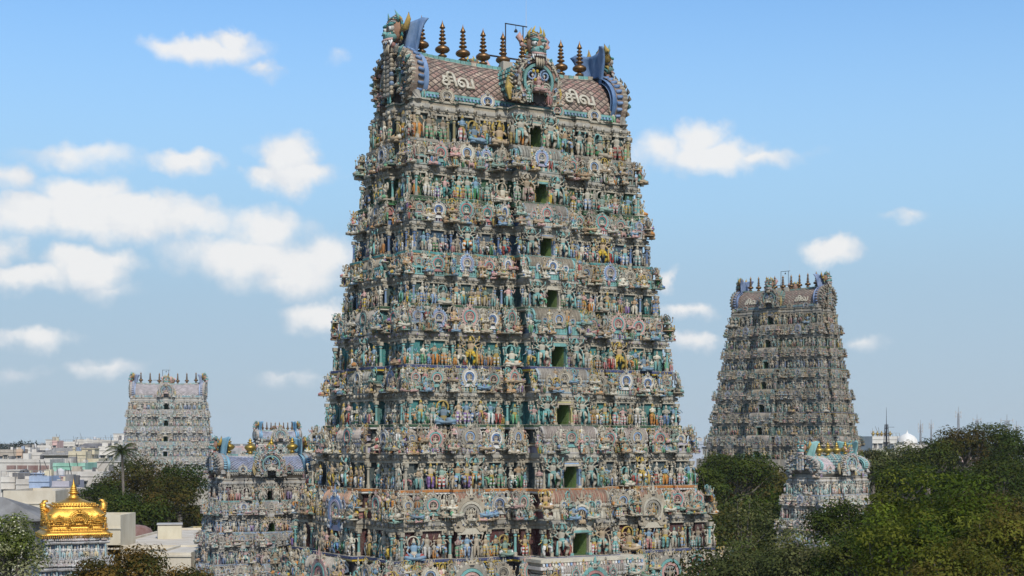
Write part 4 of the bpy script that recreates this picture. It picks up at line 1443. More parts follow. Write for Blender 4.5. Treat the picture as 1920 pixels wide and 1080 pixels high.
# ---- second great tower, right of the main one, farther away
RX, RY = at(1468, 310), 310
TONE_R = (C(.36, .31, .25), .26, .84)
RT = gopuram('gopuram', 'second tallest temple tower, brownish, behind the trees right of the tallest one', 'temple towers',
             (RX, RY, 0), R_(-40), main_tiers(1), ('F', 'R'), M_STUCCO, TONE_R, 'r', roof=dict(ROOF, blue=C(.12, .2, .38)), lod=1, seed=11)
roof_frame('roof_frame', 'thin pipe frame standing among the finials of the brownish tower at right', RX, RY, R_(-40), 0.4, 48.3, 1.0, 5.5)
m = MB()
sweep(m, [(outline(14.6, 9.4, 2.8, 1, .6, 1)[0], 0, GREYB), (outline(14.4, 9.2, 2.8, 1, .6, 1)[0], 14.0, GREYB)], outline(14.6, 9.4, 2.8, 1, .6, 1)[1])
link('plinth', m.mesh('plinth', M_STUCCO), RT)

# ---- pale tower far left, seen square on
LX, LY = at(316, 427), 427
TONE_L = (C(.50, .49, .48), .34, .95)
DZ = -14.6
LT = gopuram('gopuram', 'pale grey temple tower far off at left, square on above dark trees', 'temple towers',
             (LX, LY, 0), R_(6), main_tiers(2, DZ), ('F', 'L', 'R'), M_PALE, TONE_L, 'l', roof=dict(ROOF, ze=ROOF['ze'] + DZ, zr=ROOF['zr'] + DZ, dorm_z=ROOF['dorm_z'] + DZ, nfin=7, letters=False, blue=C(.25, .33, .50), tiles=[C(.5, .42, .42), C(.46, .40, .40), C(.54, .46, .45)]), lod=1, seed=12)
roof_frame('roof_frame', 'pipe frame and lightning rod on the ridge of the pale far tower', LX, LY, R_(6), -.8, 48.3 + DZ, 1.0, 7.5)
m = MB()
sweep(m, [(outline(13.4, 8.4, 2.6, 1, .6, 1)[0], 0, GREYB), (outline(13.0, 8.0, 2.6, 1, .6, 1)[0], 4.6, GREYB)], outline(13.4, 8.4, 2.6, 1, .6, 1)[1])
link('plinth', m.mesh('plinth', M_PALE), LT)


# ---- small towers
def small_tower(label, X, Y, rz, zr, a, b, faces, tone, tkey, nt_, k, blue, pots, seed, mat, tiles=None, Hs=2.75, lod=0, nfin=5, nstat=60, da=.42, db=.42, dr=1.0):
    ti = []
    Ht = Hs * 1.12
    zt = zr - 3.5 * k - .60 * Ht
    stl = [dict(stripes=(WHITE, SKYB), wall=C(.05, .10, .13), pav='blue', cpav='pale', pil=SKYB, rail=SKYB * .8),
           dict(stripes=(PALE, TEAL), wall=MAROON, pav='lilac', cpav='blue', pil=PALE, rail=LILAC),
           dict(stripes=(WHITE, C(.14, .22, .34)), wall=NAVY, pav='pale', cpav='blue', pil=TEALL, rail=ROSE)]
    for i in range(nt_):
        z = zt - Hs * (nt_ - 1 - i)
        n_ = nt_ - 1 - i
        ti.append(dict(z=z, H=Hs if i < nt_ - 1 else Ht, a=a + da * n_, b=b + db * n_, p=.75 + .12 * n_, **stl[i % 3]))
    R = dict(ar=a - .75, br=b * .74, ze=zr - 2.35 * k, zr=zr - .1, k=k, nfin=nfin, fspan=(a - .75) * .80, fh=1.5 * k / .6, pots=pots, dorm_r=dr * k / .6, dorm_z=zr - 1.35 * k, dorm_out=-.1, ys=.92, blue=blue, tile=(.16, .24), hw=1.15,
             tile_gap=C(.44, .45, .50), tiles=tiles or [C(.13, .18, .34), C(.17, .2, .36), C(.12, .16, .28)], eave_meds=(-.6, .55))
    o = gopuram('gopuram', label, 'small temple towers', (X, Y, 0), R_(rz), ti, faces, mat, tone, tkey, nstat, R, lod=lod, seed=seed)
    z0 = ti[0]['z']
    m = MB()
    Q, tg_ = outline(ti[0]['a'], ti[0]['b'], .8, .3, .3, .6)
    sweep(m, [(Q, -.2, GREYB), (inset(Q, .1), z0 - .1, GREYB)], tg_)
    link('plinth', m.mesh('plinth', mat), o)
    return o


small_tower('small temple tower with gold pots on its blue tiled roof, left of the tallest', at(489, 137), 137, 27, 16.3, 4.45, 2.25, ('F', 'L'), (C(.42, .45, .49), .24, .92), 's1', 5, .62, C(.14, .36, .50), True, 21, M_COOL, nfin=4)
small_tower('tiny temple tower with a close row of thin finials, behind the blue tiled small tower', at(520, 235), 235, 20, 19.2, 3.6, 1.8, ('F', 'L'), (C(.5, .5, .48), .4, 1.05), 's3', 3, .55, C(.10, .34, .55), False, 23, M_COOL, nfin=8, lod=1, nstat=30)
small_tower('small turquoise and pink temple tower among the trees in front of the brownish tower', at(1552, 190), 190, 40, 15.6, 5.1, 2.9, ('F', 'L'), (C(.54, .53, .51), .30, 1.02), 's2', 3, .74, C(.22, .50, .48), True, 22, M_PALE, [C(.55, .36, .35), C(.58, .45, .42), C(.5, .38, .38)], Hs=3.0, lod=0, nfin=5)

# ---- golden shrine roof at lower left
def vimana():
    X, Y = at(138, 118), 118
    o = empty('shrine', (X, Y, 0), R_(24))
    tag(o, 'square shrine with a gleaming golden domed roof and single spire at lower left', 'shrine')
    zE = ZC + (HORIZON - 1002) * Y / F_PX          # underside of the golden eave
    def sq(w, d, z, n=8, rnd=.18):
        P = []
        for cx, cy, a0 in ((1, -1, -90), (1, 1, 0), (-1, 1, 90), (-1, -1, 180)):
            rr = rnd
            for q_ in np.linspace(R_(a0), R_(a0 + 90), n):
                P.append((cx * (w - rr) + rr * math.cos(q_), cy * (d - rr) + rr * math.sin(q_), z))
        return P
    g = MB()
    prof = [(2.35, 0.0), (2.75, .02), (2.8, .14), (2.7, .28), (2.5, .42), (2.42, .50), (2.48, .54), (2.48, .64), (2.30, .68), (2.24, .90), (2.30, .95), (2.30, 1.03), (2.2, 1.06), (2.34, 1.3), (2.40, 1.6), (2.36, 1.9), (2.22, 2.2), (1.98, 2.5), (1.75, 2.68), (1.80, 2.72), (1.80, 2.82), (1.52, 2.90), (1.56, 2.96), (1.2, 3.14), (.85, 3.3), (.5, 3.42), (.36, 3.5)]
    rows = [np.array(sq(w * .92, w * .84, zE + z, rnd=min(.4 + .12 * z, w * .8))) for w, z in prof]
    n = len(rows[0])
    F = [(i * n + j, i * n + (j + 1) % n, (i + 1) * n + (j + 1) % n, (i + 1) * n + j) for i in range(len(rows) - 1) for j in range(n)]
    g.faces(np.concatenate(rows), F, C(.8, .5, .1))
    dome = link('golden_roof', g.mesh('golden_roof', M_GOLD, True), o)
    dome.scale.z = .82
    dome.location.z = zE * .18
    d = MB()
    for w, z, rr, st in ((2.82, .10, .07, .17), (2.5, .60, .06, .2), (2.34, 1.0, .06, .2), (1.84, 2.78, .08, .22), (1.6, 2.95, .07, .2)):
        pts = np.array(sq(w * .92, w * .84, zE + z, rnd=.3))
        pts = np.concatenate((pts, pts[:1]))
        ar_ = np.concatenate(([0], np.cumsum(np.linalg.norm(np.diff(pts, axis=0), axis=1))))
        for u in np.arange(0, ar_[-1], st):
            d.ell([np.interp(u, ar_, pts[:, c]) for c in range(3)], (rr, rr, rr * 1.3), 0, 6, 4)
        if z == .10:
            for u in np.arange(0, ar_[-1], .15):
                c_ = [np.interp(u, ar_, pts[:, q_]) for q_ in range(3)]
                d.lathe([(.01, -.30), (.045, -.22), (.02, -.12), (.02, 0)], 5, 0, (c_[0], c_[1], c_[2] - .03))
    for i in range(90):
        q_ = rng.uniform(0, 2 * math.pi)
        z = rng.uniform(1.15, 2.0)
        c_, s_ = math.cos(q_), math.sin(q_)
        kk = 1 / max(abs(c_), abs(s_))
        d.ell((c_ * kk * 2.36 * .92 * .98, s_ * kk * 2.36 * .84 * .98, zE + z), (.11, .11, .13), 0, 6, 4)
    tag(link('beading', d.mesh('beading', M_GOLD, True, pal=np.array([(.8, .5, .1)])), dome), kind='stuff')
    gp = np.array([(.85, .55, .12)] * 7)
    med = MEDAL.mesh('golden_medallion', M_GOLD, True, pal=gp)
    for rz_, (x, y) in ((0, (0.15, -2.02)), (-90, (-2.26, 0))):
        link('golden_medallion', med, dome, (x, y, zE + .95), R_(rz_), (1.5, 1.3, 1.35))
    for rz_, xs in ((0, (-1.35, 1.55)), (-90, (-1.2, 1.25))):
        for x in xs:
            lc = (x, -1.98, zE + 1.1) if rz_ == 0 else (-2.22, x, zE + 1.1)
            link('golden_medallion', med, dome, lc, R_(rz_), (.75, .8, .75))
    fig = POSES[5].mesh('golden_figure', M_GOLD, True, pal=gp)
    for (x, y, r_) in ((-2.1, -1.9, -45), (2.1, -1.9, 45), (-2.1, 1.8, -135), (-.7, -2.0, 0), (.95, -2.0, 0)):
        link('golden_figure', fig, dome, (x, y, zE + .68), R_(r_), .85)
    # curled horns on the end ridges
    for sx in (-1, 1):
        h = MB()
        h.tube([(sx * 2.0, -.1, zE + 2.1), (sx * 2.22, -.1, zE + 2.5), (sx * 2.3, -.1, zE + 2.9), (sx * 2.2, -.1, zE + 3.2), (sx * 2.0, -.1, zE + 3.22), (sx * 1.95, -.1, zE + 3.1)], [.34, .32, .26, .17, .11, .04], 8, 0)
        for i in range(6): h.ell((sx * (2.3 + .02 * i), -.1, zE + 1.9 + .2 * i), (.2, .34 - .03 * i, .13), 0, 7, 5)
        link('horn', h.mesh('horn', M_GOLD, True, pal=gp), dome)
    f = MB()
    f.lathe([(r_ * 1.0, z) for r_, z in [(.62, 0), (.5, .08), (.36, .12), (.42, .2), (.3, .3), (.26, .42), (.4, .5), (.44, .58), (.3, .62), (.34, .7), (.38, .74), (.24, .8), (.3, .88), (.32, .92), (.2, .98), (.25, 1.05), (.26, 1.09), (.15, 1.15), (.19, 1.22), (.1, 1.3), (.12, 1.38), (.06, 1.5), (.02, 1.75), (.001, 1.95)]], 14, 0, (0, 0, zE + 3.40))
    link('spire', f.mesh('spire', M_GOLD, True, pal=gp), dome)
    # carved body below: two storeys of figures
    tone = (C(.55, .56, .60), .5, 1.05)
    T = lambda c: toned(c, tone)
    m = MB()
    stt = []
    for (z, H, a_) in ((zE - 1.75, 1.75, 2.25), (zE - 4.1, 2.3, 2.75), (zE - 6.9, 2.7, 3.1)):
        s = H / 3.2
        Q, tg_ = outline(a_, a_ * .92, .35, .2, 0, s * .8)
        I = lambda d_: inset(Q, d_)
        sweep(m, [(I(.5), z - .2, T(GREYB)), (I(.05), z - .16, T(PALE)), (I(0), z - .04, T(SKYB)), (I(0), z, T(PALE)), (I(.38), z + .01, T(C(.08, .12, .2))), (I(.38), z + .62 * H, T(PALE)), (I(.02), z + .66 * H, T(PALE)), (I(-.05), z + .72 * H, T(GREYB)), (I(.1), z + .78 * H, T(SKYB)), (I(.25), z + .8 * H, T(PALE)), (I(.25), z + H, T(GREYB))], tg_)
        for j in range(len(Q)):
            e = Q[(j + 1) % len(Q)] - Q[j]
            L_ = np.linalg.norm(e)
            if tg_[j] is None or tg_[j][1] not in ('F', 'L', 'R'): continue
            d_ = e / L_
            nn = np.array((d_[1], -d_[0]))
            nf = max(1, int(L_ / .42))
            for i in range(nf):
                q_ = Q[j] + d_ * L_ * (i + .5) / nf - nn * .16
                stt.append(((q_[0], q_[1], z), FACE_RZ[tg_[j][1]] + rng.uniform(-.3, .3), H * rng.uniform(.5, .6), int(rng.integers(7))))
                m.add(SEATED, (q_[0] + nn[0] * .05, q_[1] + nn[1] * .05, z + .8 * H), FACE_RZ[tg_[j][1]], H * .32, T(statue_pal(rng)))
                q_ = Q[j] + d_ * L_ * i / nf - nn * .3
                m.tube([(q_[0], q_[1], z), (q_[0], q_[1], z + .62 * H)], .07, 6, T([TEALL, SKYB, PALE][i % 3]))
    link('carved_base', m.mesh('carved_base', M_COOL), o)
    pals = [T(statue_pal(rng)) for _ in range(4)]
    for lc, r_, hh, p_ in stt:
        v = int(rng.integers(4))
        link('statue', cached(('st', p_, v, 'vim'), lambda: POSES[p_].mesh('statue', M_COOL, True, pal=pals[v])), o, lc, r_, hh)
    m = MB()
    m.box((0, 0, (zE - 7.0) / 2), (6.4, 5.9, zE - 7.0), T(GREYB))
    link('plinth', m.mesh('plinth', M_COOL), o)


vimana()

# ================================================================ ground
def ground_mat():
    m, k, b = mat_new('ground')
    g = k.new('ShaderNodeNewGeometry')
    n1 = k.noise(g.outputs['Position'], .02, 6, .6)
    n2 = k.noise(g.outputs['Position'], .4, 6, .6)
    c = k.mix(k.maprange(n1, .4, .6), (.16, .13, .095), (.075, .085, .04))
    c = k.mix(k.maprange(n2, .4, .7, 0, .5), c, (.24, .21, .17))
    k.t.links.new(c, b.inputs['Base Color'])
    b.inputs['Roughness'].default_value = .95
    return m


m = MB()
E = 7000.0
gx = np.linspace(-E, E, 15)
V = [(x, y + 5000, 0) for y in gx for x in gx]
m.faces(np.array(V), [(j * 15 + i, j * 15 + i + 1, (j + 1) * 15 + i + 1, (j + 1) * 15 + i) for j in range(14) for i in range(14)], C(.1, .1, .1))
tag(link('ground', m.mesh('ground', ground_mat())), kind='structure')

# ================================================================ trees
def crown_mesh(r, rx, ry, rz, ncl, nleaf, leaf, cols, gap=.0, flat=.55, name='crown'):
    """leaf faces gathered in clumps through a lumpy crown"""
    # clump centres: mostly near the surface of the crown
    u = r.normal(size=(ncl, 3))
    u /= np.linalg.norm(u, axis=1)[:, None]
    u[:, 2] = np.where(u[:, 2] < -.35, -u[:, 2] * .6, u[:, 2])
    rad = r.uniform(.40, 1.25, ncl) ** .5
    ctr = u * rad[:, None] * np.array((rx, ry, rz)) * .82
    cr = r.uniform(.17, .32, ncl) * min(rx, ry) * 1.2 + .15
    per = np.maximum((nleaf * cr ** 2 / (cr ** 2).sum()).astype(int), 8)
    Vs, Cs = [], []
    for i in range(ncl):
        n = per[i]
        d = r.normal(size=(n, 3))
        d /= np.linalg.norm(d, axis=1)[:, None]
        d[:, 2] = np.where((d[:, 2] < -.2) & (r.random(n) < .6), -d[:, 2], d[:, 2])
        rr = cr[i] * r.uniform(.55, 1.12, n) ** .7
        P = ctr[i] + d * rr[:, None] * np.array((1.15, 1.15, .85))
        # leaf plane: normal leans outward and up
        nrm = d + r.normal(size=(n, 3)) * .28 + np.array((0, 0, flat))
        nrm /= np.linalg.norm(nrm, axis=1)[:, None]
        t = np.cross(nrm, r.normal(size=(n, 3)))
        t /= np.linalg.norm(t, axis=1)[:, None]
        b = np.cross(nrm, t)
        L = leaf * r.uniform(.6, 1.3, n)[:, None]
        Vs.append(np.stack((P - t * L, P + b * L * .45, P + t * L, P - b * L * .45), 1).reshape(-1, 3))
        base = cols[int(r.integers(len(cols)))]
        Cs.append(base * r.uniform(.55, 1.4) * r.uniform(.92, 1.1, n)[:, None])
    V = np.concatenate(Vs)
    Cc = np.concatenate(Cs)
    m = MB()
    m.raw(V, np.arange(len(V)), np.full(len(V) // 4, 4), Cc)
    return m.mesh(name, M_LEAF), ctr


TG = {'dark': [C(.050, .072, .013), C(.064, .082, .015), C(.040, .061, .013), C(.075, .082, .017)],
      'olive': [C(.060, .058, .014), C(.080, .066, .016), C(.046, .052, .014), C(.088, .062, .016)],
      'green': [C(.075, .105, .012), C(.095, .120, .014), C(.060, .090, .012), C(.11, .118, .016)],
      'yellow': [C(.110, .112, .016), C(.13, .118, .02), C(.09, .098, .016), C(.14, .11, .024)],
      'grey': [C(.090, .105, .034), C(.110, .115, .040), C(.075, .092, .028), C(.125, .12, .050)],
      'brown': [C(.13, .080, .018), C(.15, .090, .022), C(.085, .068, .018), C(.06, .065, .018)],
      'light': [C(.13, .16, .035), C(.16, .18, .05), C(.11, .14, .03), C(.20, .20, .10)]}


def tree(label, px, ytop, wpx, Y, kind, leaf=.24, dens=1.0, rzf=.8, name='tree', group=None, blossom=None, seed=0):
    r = np.random.default_rng(1000 + seed)
    leaf = leaf * .78
    x, zt = at(px, Y, ytop)
    rx = wpx / 2 * Y / F_PX
    rz = min(rx * rzf * r.uniform(.92, 1.08), zt * .49)
    zc = zt - rz
    o = empty(name, (x, Y, 0), r.uniform(0, 6.28))
    tag(o, label, 'tree', group)
    area = rx * rz
    nleaf = int(min(80000, max(4000, dens * 13.0 * area / (leaf * leaf))))
    ncl = int(min(120, max(24, 26 + rx * 8)))
    me, ctr = crown_mesh(r, rx, rx, rz, ncl, nleaf, leaf, TG[kind])
    link('crown', me, o, (0, 0, zc))
    t = MB()
    bk = C(.22, .19, .14) if 'bare twigs' in label else C(.10, .075, .05)
    tr = .035 * zt * .5 + .10
    top = zc - rz * .25
    bend = r.uniform(-.4, .4, 2)
    t.tube([(0, 0, -.2), (bend[0] * .3, bend[1] * .3, top * .5), (bend[0], bend[1], top)], [tr * 1.3, tr, tr * .8], 8, bk)
    idx = r.permutation(ncl)[:16]
    for i in idx:
        e = ctr[i] + (0, 0, zc)
        s0 = np.array((bend[0], bend[1], top - r.uniform(0, .12) * top))
        mid = (s0 + e) / 2 + r.normal(size=3) * .12 * rx - (0, 0, .1 * rz)
        t.tube([s0, mid, e], [tr * .5, tr * .3, tr * .07], 5, bk)
    link('trunk', t.mesh('trunk', M_BARK), o)
    if blossom:
        fm = MB()
        n = blossom
        k_ = r.integers(ncl, size=n)
        d = r.normal(size=(n, 3)); d /= np.linalg.norm(d, axis=1)[:, None]; d[:, 2] = np.abs(d[:, 2])
        P = ctr[k_] + d * rx * .26
        tt = r.normal(size=(n, 3)); tt /= np.linalg.norm(tt, axis=1)[:, None]
        b = np.cross(tt, d); L = leaf * .55
        V = np.stack((P - tt * L, P + b * L, P + tt * L, P - b * L), 1).reshape(-1, 3)
        fm.raw(V, np.arange(len(V)), np.full(n, 4), np.tile(C(.62, .60, .42), (n, 1)))
        tag(link('blossom', fm.mesh('blossom', M_LEAF), o, (0, 0, zc)), kind='stuff')
    return o


TREES = [
    # left: dark clump in front of the pale tower
    ('dark olive tree, broadest crown of the clump under the pale tower', 262, 856, 150, 212, 'olive', .26),
    ('dark tree at the right end of the clump, beside the small blue tiled tower', 338, 864, 104, 204, 'dark', .26),
    ('dark tree at the left end of the clump, next to the white houses', 196, 892, 92, 206, 'dark', .26),
    ('rounded brownish tree in front of the clump under the pale tower, above the cream roofs', 318, 890, 120, 188, 'olive', .25),
    ('low dark tree behind the golden spire at the front of the clump', 215, 918, 116, 186, 'dark', .25),
    ('low dark bush-like tree filling the foot of the clump above the red mound', 268, 925, 120, 182, 'dark', .25),
    # near left
    ('light green tree dotted with pale blossom in the lower left corner', 8, 966, 150, 74, 'light', .13),
    ('rusty brown tree directly below the cream roofs, its top the highest of the rusty ones', 262, 1016, 118, 72, 'brown', .12),
    ('rusty green tree in front of the small tower with gold pots, at the bottom edge', 358, 1050, 96, 70, 'brown', .12),
    ('low rusty tree at the foot of the golden shrine, at the bottom edge', 180, 1046, 110, 70, 'brown', .12),
    # right of the main tower
    ('dark rounded tree at the brownish tower, tallest crown between the two great towers', 1388, 838, 124, 200, 'dark', .26),
    ('dark tree just right of the tallest tower, lower than the rounded one beside it', 1322, 876, 92, 175, 'dark', .25),
    ('grey green thin tree with bare twigs at the right foot of the tallest tower', 1392, 918, 170, 152, 'grey', .22),
    ('grey green tree in front of the thin one, at the bottom edge', 1420, 985, 190, 118, 'grey', .19),
    ('pale olive tree below the small turquoise tower', 1510, 990, 150, 112, 'grey', .19),
    ('dark tree that hides the right foot of the small turquoise tower', 1580, 922, 130, 122, 'dark', .2),
    ('large bright green tree, the largest crown at right', 1762, 868, 280, 98, 'green', .19),
    ('bright green tree in front of the largest crown at the bottom edge', 1690, 940, 190, 88, 'green', .17),
    ('yellowish olive tree in the lower right corner', 1880, 935, 200, 86, 'yellow', .17),
    ('dark green tree at the bottom edge between the pale olive and bright green ones', 1600, 985, 140, 96, 'dark', .17),
    ('olive tree at the bottom edge under the large bright green one', 1790, 1005, 170, 80, 'yellow', .16),
    # far right row
    ('grey tree dotted with white blossom in front of the white dome', 1668, 826, 110, 235, 'grey', .3),
    ('dark tree in the far row, just right of the white dome', 1742, 818, 110, 228, 'dark', .3),
    ('tall dark tree in the far row under the widest lattice mast, second highest there', 1805, 792, 120, 232, 'olive', .3),
    ('tallest dark tree of the far row, with a flat top near the right edge', 1868, 790, 110, 240, 'dark', .3),
    ('dark tree cut by the right edge in the far row', 1926, 806, 110, 225, 'dark', .3),
    ('dark tree filling the gap behind the largest bright green crown', 1700, 856, 120, 190, 'dark', .28),
    ('dark tree above the yellowish corner tree, below the far row', 1875, 846, 150, 185, 'dark', .28),
    ('small dark tree at the left foot of the brownish tower', 1345, 846, 60, 260, 'dark', .3),
    ('small grey tree behind the right shoulder of the small turquoise tower', 1636, 846, 70, 215, 'grey', .3),
    ('dark tree standing under the yellowish corner tree and the largest crown', 1850, 900, 150, 130, 'olive', .24),
]
for i, t in enumerate(TREES):
    lab, px, yt, w, Y, kd, lf = t
    bl = 700 if 'blossom' in lab else None
    tree(lab, px, yt, w, Y, kd, lf, dens=(.32 if 'bare twigs' in lab else 1.0), rzf=(1.25 if Y < 160 else 1.05), seed=i, blossom=bl)


def woodland(px0, px1, ytop, Y0, Y1, n, leaf, kinds, seed):
    """closed canopy of the wood under and between the single trees"""
    r = np.random.default_rng(seed)
    m = MB()
    for i in range(n):
        Y = r.uniform(Y0, Y1)
        px = r.uniform(px0, px1)
        if 1435 < px < 1640 and 150 < Y < 215 and px0 > 1000: continue
        x, zt = at(px, Y, ytop + r.uniform(0, 26))
        zt = max(zt, 3.0)
        rx = r.uniform(2.2, 4.2)
        rz = zt * .48
        k_ = 1400 if leaf > .3 else 3000
        d = r.normal(size=(k_, 3)); d /= np.linalg.norm(d, axis=1)[:, None]
        lump = 1 + .22 * np.sin(d[:, :1] * 7 + i) * np.cos(d[:, 1:2] * 6 + 2 * i)
        P = np.array((x, Y, zt - rz)) + d * lump * r.uniform(.7, 1.05, (k_, 1)) * (rx, rx, rz)
        nr = d + r.normal(size=(k_, 3)) * .5
        t = np.cross(nr, r.normal(size=(k_, 3))); t /= np.linalg.norm(t, axis=1)[:, None]
        b = np.cross(nr, t); b /= np.linalg.norm(b, axis=1)[:, None]
        L = leaf * r.uniform(.7, 1.4, (k_, 1))
        V = np.stack((P - t * L, P + b * L * .5, P + t * L, P - b * L * .5), 1).reshape(-1, 3)
        cl = TG[kinds[int(r.integers(len(kinds)))]]
        m.raw(V, np.arange(4 * k_), np.full(k_, 4), cl[int(r.integers(4))] * r.uniform(.6, 1.4) * r.uniform(.9, 1.12, (k_, 1)))
    tag(link('woodland', m.mesh('woodland', M_LEAF)), kind='stuff')


woodland(1300, 1960, 925, 165, 245, 60, .36, ('dark', 'green', 'olive'), 61)
woodland(1330, 1960, 1010, 100, 150, 36, .17, ('grey', 'olive', 'green'), 62)
woodland(1330, 1500, 862, 250, 290, 14, .36, ('dark', 'olive'), 63)
woodland(1560, 1960, 850, 250, 300, 26, .38, ('dark', 'olive'), 64)
woodland(170, 380, 930, 190, 235, 16, .34, ('dark', 'olive'), 65)


def palm():
    Y = 196
    x, zt = at(229, Y, 847)
    o = empty('palm_tree', (x, Y, 0))
    tag(o, 'coconut palm rising over the dark trees beside the pale tower', 'tree')
    t = MB()
    t.tube([(.6, 0, 0), (.3, 0, zt * .4), (0, 0, zt)], [.3, .2, .16], 8, C(.16, .13, .1))
    link('trunk', t.mesh('trunk', M_BARK), o)
    m = MB()
    for i in range(22):
        az_ = i * 2.399
        up = 1.3 - 1.75 * (i / 22)
        L = 3.0 + .5 * math.sin(i * 3)
        pts = [np.array((math.cos(az_) * L * u * math.cos(up * (1 - u * .3)), math.sin(az_) * L * u * math.cos(up * (1 - u * .3)), zt + L * u * math.sin(up) - 1.5 * u * u * L * .42)) for u in np.linspace(0, 1, 9)]
        m.tube(pts, np.linspace(.05, .012, 9), 4, C(.10, .10, .03))
        for j in range(1, 9):
            for q_ in np.linspace(0, 1, 4)[:-1]:
                p0 = pts[j - 1] * (1 - q_) + pts[j] * q_
                tn = pts[j] - pts[j - 1]; tn /= np.linalg.norm(tn)
                sd_ = np.cross(tn, (0, 0, 1)); sd_ /= np.linalg.norm(sd_) + 1e-6
                for s_ in (-1, 1):
                    ll = .8 * (1 - .5 * j / 9)
                    tip = p0 + s_ * sd_ * ll * .75 + tn * ll * .4 + (0, 0, -.4 * ll)
                    w_ = tn * .042
                    m.faces(np.array([p0 - w_, p0 + w_, tip]), [(0, 1, 2)], C(.045, .065, .02) * rng.uniform(.7, 1.4))
    link('crown', m.mesh('crown', M_LEAF), o)


palm()

# ================================================================ town houses
CW = C(.64, .60, .53); CCR = C(.62, .54, .36); CGR = C(.36, .35, .34); CBL = C(.36, .46, .62); CGN = C(.25, .50, .38); CBR = C(.30, .20, .16); CPK = C(.60, .38, .33); CTN = C(.44, .38, .30)
WIN_ME = {}


def house(label, pl, pr, yt, Y, col, depth=9, rot=0, roofc=None, wins=(2, 1), stair=None, tank=False, parapet=.7, name='house', cat='house', group=None, z0=0, awning=None, ybot=None):
    """flat-roofed house: walls with a real parapet, windows and doors set in frames, stair room, water tank"""
    x0, x1 = at(pl, Y), at(pr, Y)
    w = x1 - x0
    zt = ZC + (HORIZON - yt) * Y / F_PX
    o = empty(name, ((x0 + x1) / 2, Y + depth / 2, 0), R_(rot))
    tag(o, label, cat, group)
    m = MB()
    hgt = zt - parapet
    d = depth
    m.box((0, 0, hgt / 2), (w, d, hgt), col)
    th = .22
    for (cx, cy, sx, sy) in ((0, -d / 2 + th / 2, w, th), (0, d / 2 - th / 2, w, th), (-w / 2 + th / 2, 0, th, d - 2 * th), (w / 2 - th / 2, 0, th, d - 2 * th)):
        m.box((cx, cy, hgt + parapet / 2), (sx, sy, parapet), col)
    m.box((0, -d / 2 - .04, hgt - .1), (w + .12, .18, .16), col * .9 + .05)
    m.box((0, 0, hgt + .02), (w - 2 * th - .02, d - 2 * th - .02, .03), roofc if roofc is not None else C(.42, .38, .33))
    link('wall', m.mesh('wall', M_PLASTER), o)
    nx, nz = wins
    for iz in range(nz):
        for ix in range(nx + (1 if w / max(nx, 1) > 4.5 and nx else 0)):
            fx = (ix + .5) / (nx + (1 if w / max(nx, 1) > 4.5 and nx else 0)) * w - w / 2
            zz = hgt - 2.0 - 3.1 * iz
            if zz < 1: continue
            door = (ix + iz) % 3 == 2
            ww, hh = (1.0, 1.9) if door else (min(1.4, w / nx * .55), 1.15)
            f = MB()
            f.box((0, .08, 0), (ww, .1, hh), [C(.03, .03, .035), C(.02, .03, .03), C(.10, .14, .18)][(ix * 2 + iz) % 3])
            for s_ in (-1, 1):
                f.box((s_ * (ww / 2 + .05), 0, 0), (.1, .16, hh + .2), CW)
                f.box((0, 0, s_ * (hh / 2 + .05)), (ww, .16, .1), CW)
            f.box((0, 0.03, 0), (.06, .06, hh), CW * .8)
            f.box((0, -.25, hh / 2 + .2), (ww + .5, .6, .08), col * .9)
            link('door' if door else 'window', f.mesh('window', M_PLASTER), o, (fx, -d / 2 - .06, zz))
    if stair:
        sx, sw, sh, sc_ = stair
        s = MB()
        s.box((sx * w, .1 * d, hgt + sh / 2), (sw, min(3.2, d * .5), sh), sc_)
        s.box((sx * w, .1 * d, hgt + sh + .06), (sw + .4, min(3.6, d * .55), .14), sc_ * .85)
        s.box((sx * w + sw * .15, .1 * d - min(3.2, d * .5) / 2 - .01, hgt + sh * .42), (min(.9, sw * .4), .06, sh * .75), C(.05, .05, .06))
        link('stair_room', s.mesh('stair_room', M_PLASTER), o)
    if tank:
        t = MB()
        t.lathe([(.62, 0), (.66, .1), (.62, .2), (.66, .4), (.62, .5), (.66, .8), (.6, 1.0), (.25, 1.15), (.22, 1.25)], 12, DARK if tank == 1 else C(.55, .55, .55), (w * .3, d * .2, hgt + .6))
        for sx in (-.4, .4):
            t.box((w * .3 + sx, d * .2, hgt + .3), (.15, 1.0, .6), CTN)
        link('water_tank', t.mesh('water_tank', M_PLASTER, True), o)
    # low rail, pipes, boxes and washing on the roof; stains and openings of the town
    rr = np.random.default_rng(int(abs(pl) * 7 + Y))
    c = MB()
    nb_ = int(rr.integers(3, 7)) if Y > 210 else 0
    for i in range(nb_):
        bx = rr.uniform(-.42, .42) * w
        by = rr.uniform(-.4, .3) * d
        bh = rr.uniform(.5, 1.7)
        c.box((bx, by, hgt + .04 + bh / 2), (rr.uniform(.5, 1.9), rr.uniform(.5, 1.6), bh), [CW * 1.05, CW * .7, CGR * .5, CBL * .8, CTN, C(.05, .05, .06), CCR][int(rr.integers(7))])
    for i in range(int(rr.integers(1, 4)) if Y > 210 else 0):
        bx = rr.uniform(-.45, .45) * w
        c.tube([(bx, rr.uniform(-.4, .4) * d, hgt), (bx + rr.uniform(-.1, .1), 0, zt + rr.uniform(1.0, 3.2))], .06, 4, DARK)
    if Y > 210 and rr.random() < .6:
        n_ = int(w / .9) + 1
        for i in range(n_): c.box((-w / 2 + w * i / max(n_ - 1, 1), -d / 2 + .1, zt + .45), (.07, .07, .9), CGR * .6)
        c.box((0, -d / 2 + .1, zt + .9), (w, .06, .06), CGR * .6)
    if c.n: link('roof_fittings', c.mesh('roof_fittings', M_PLASTER), o)
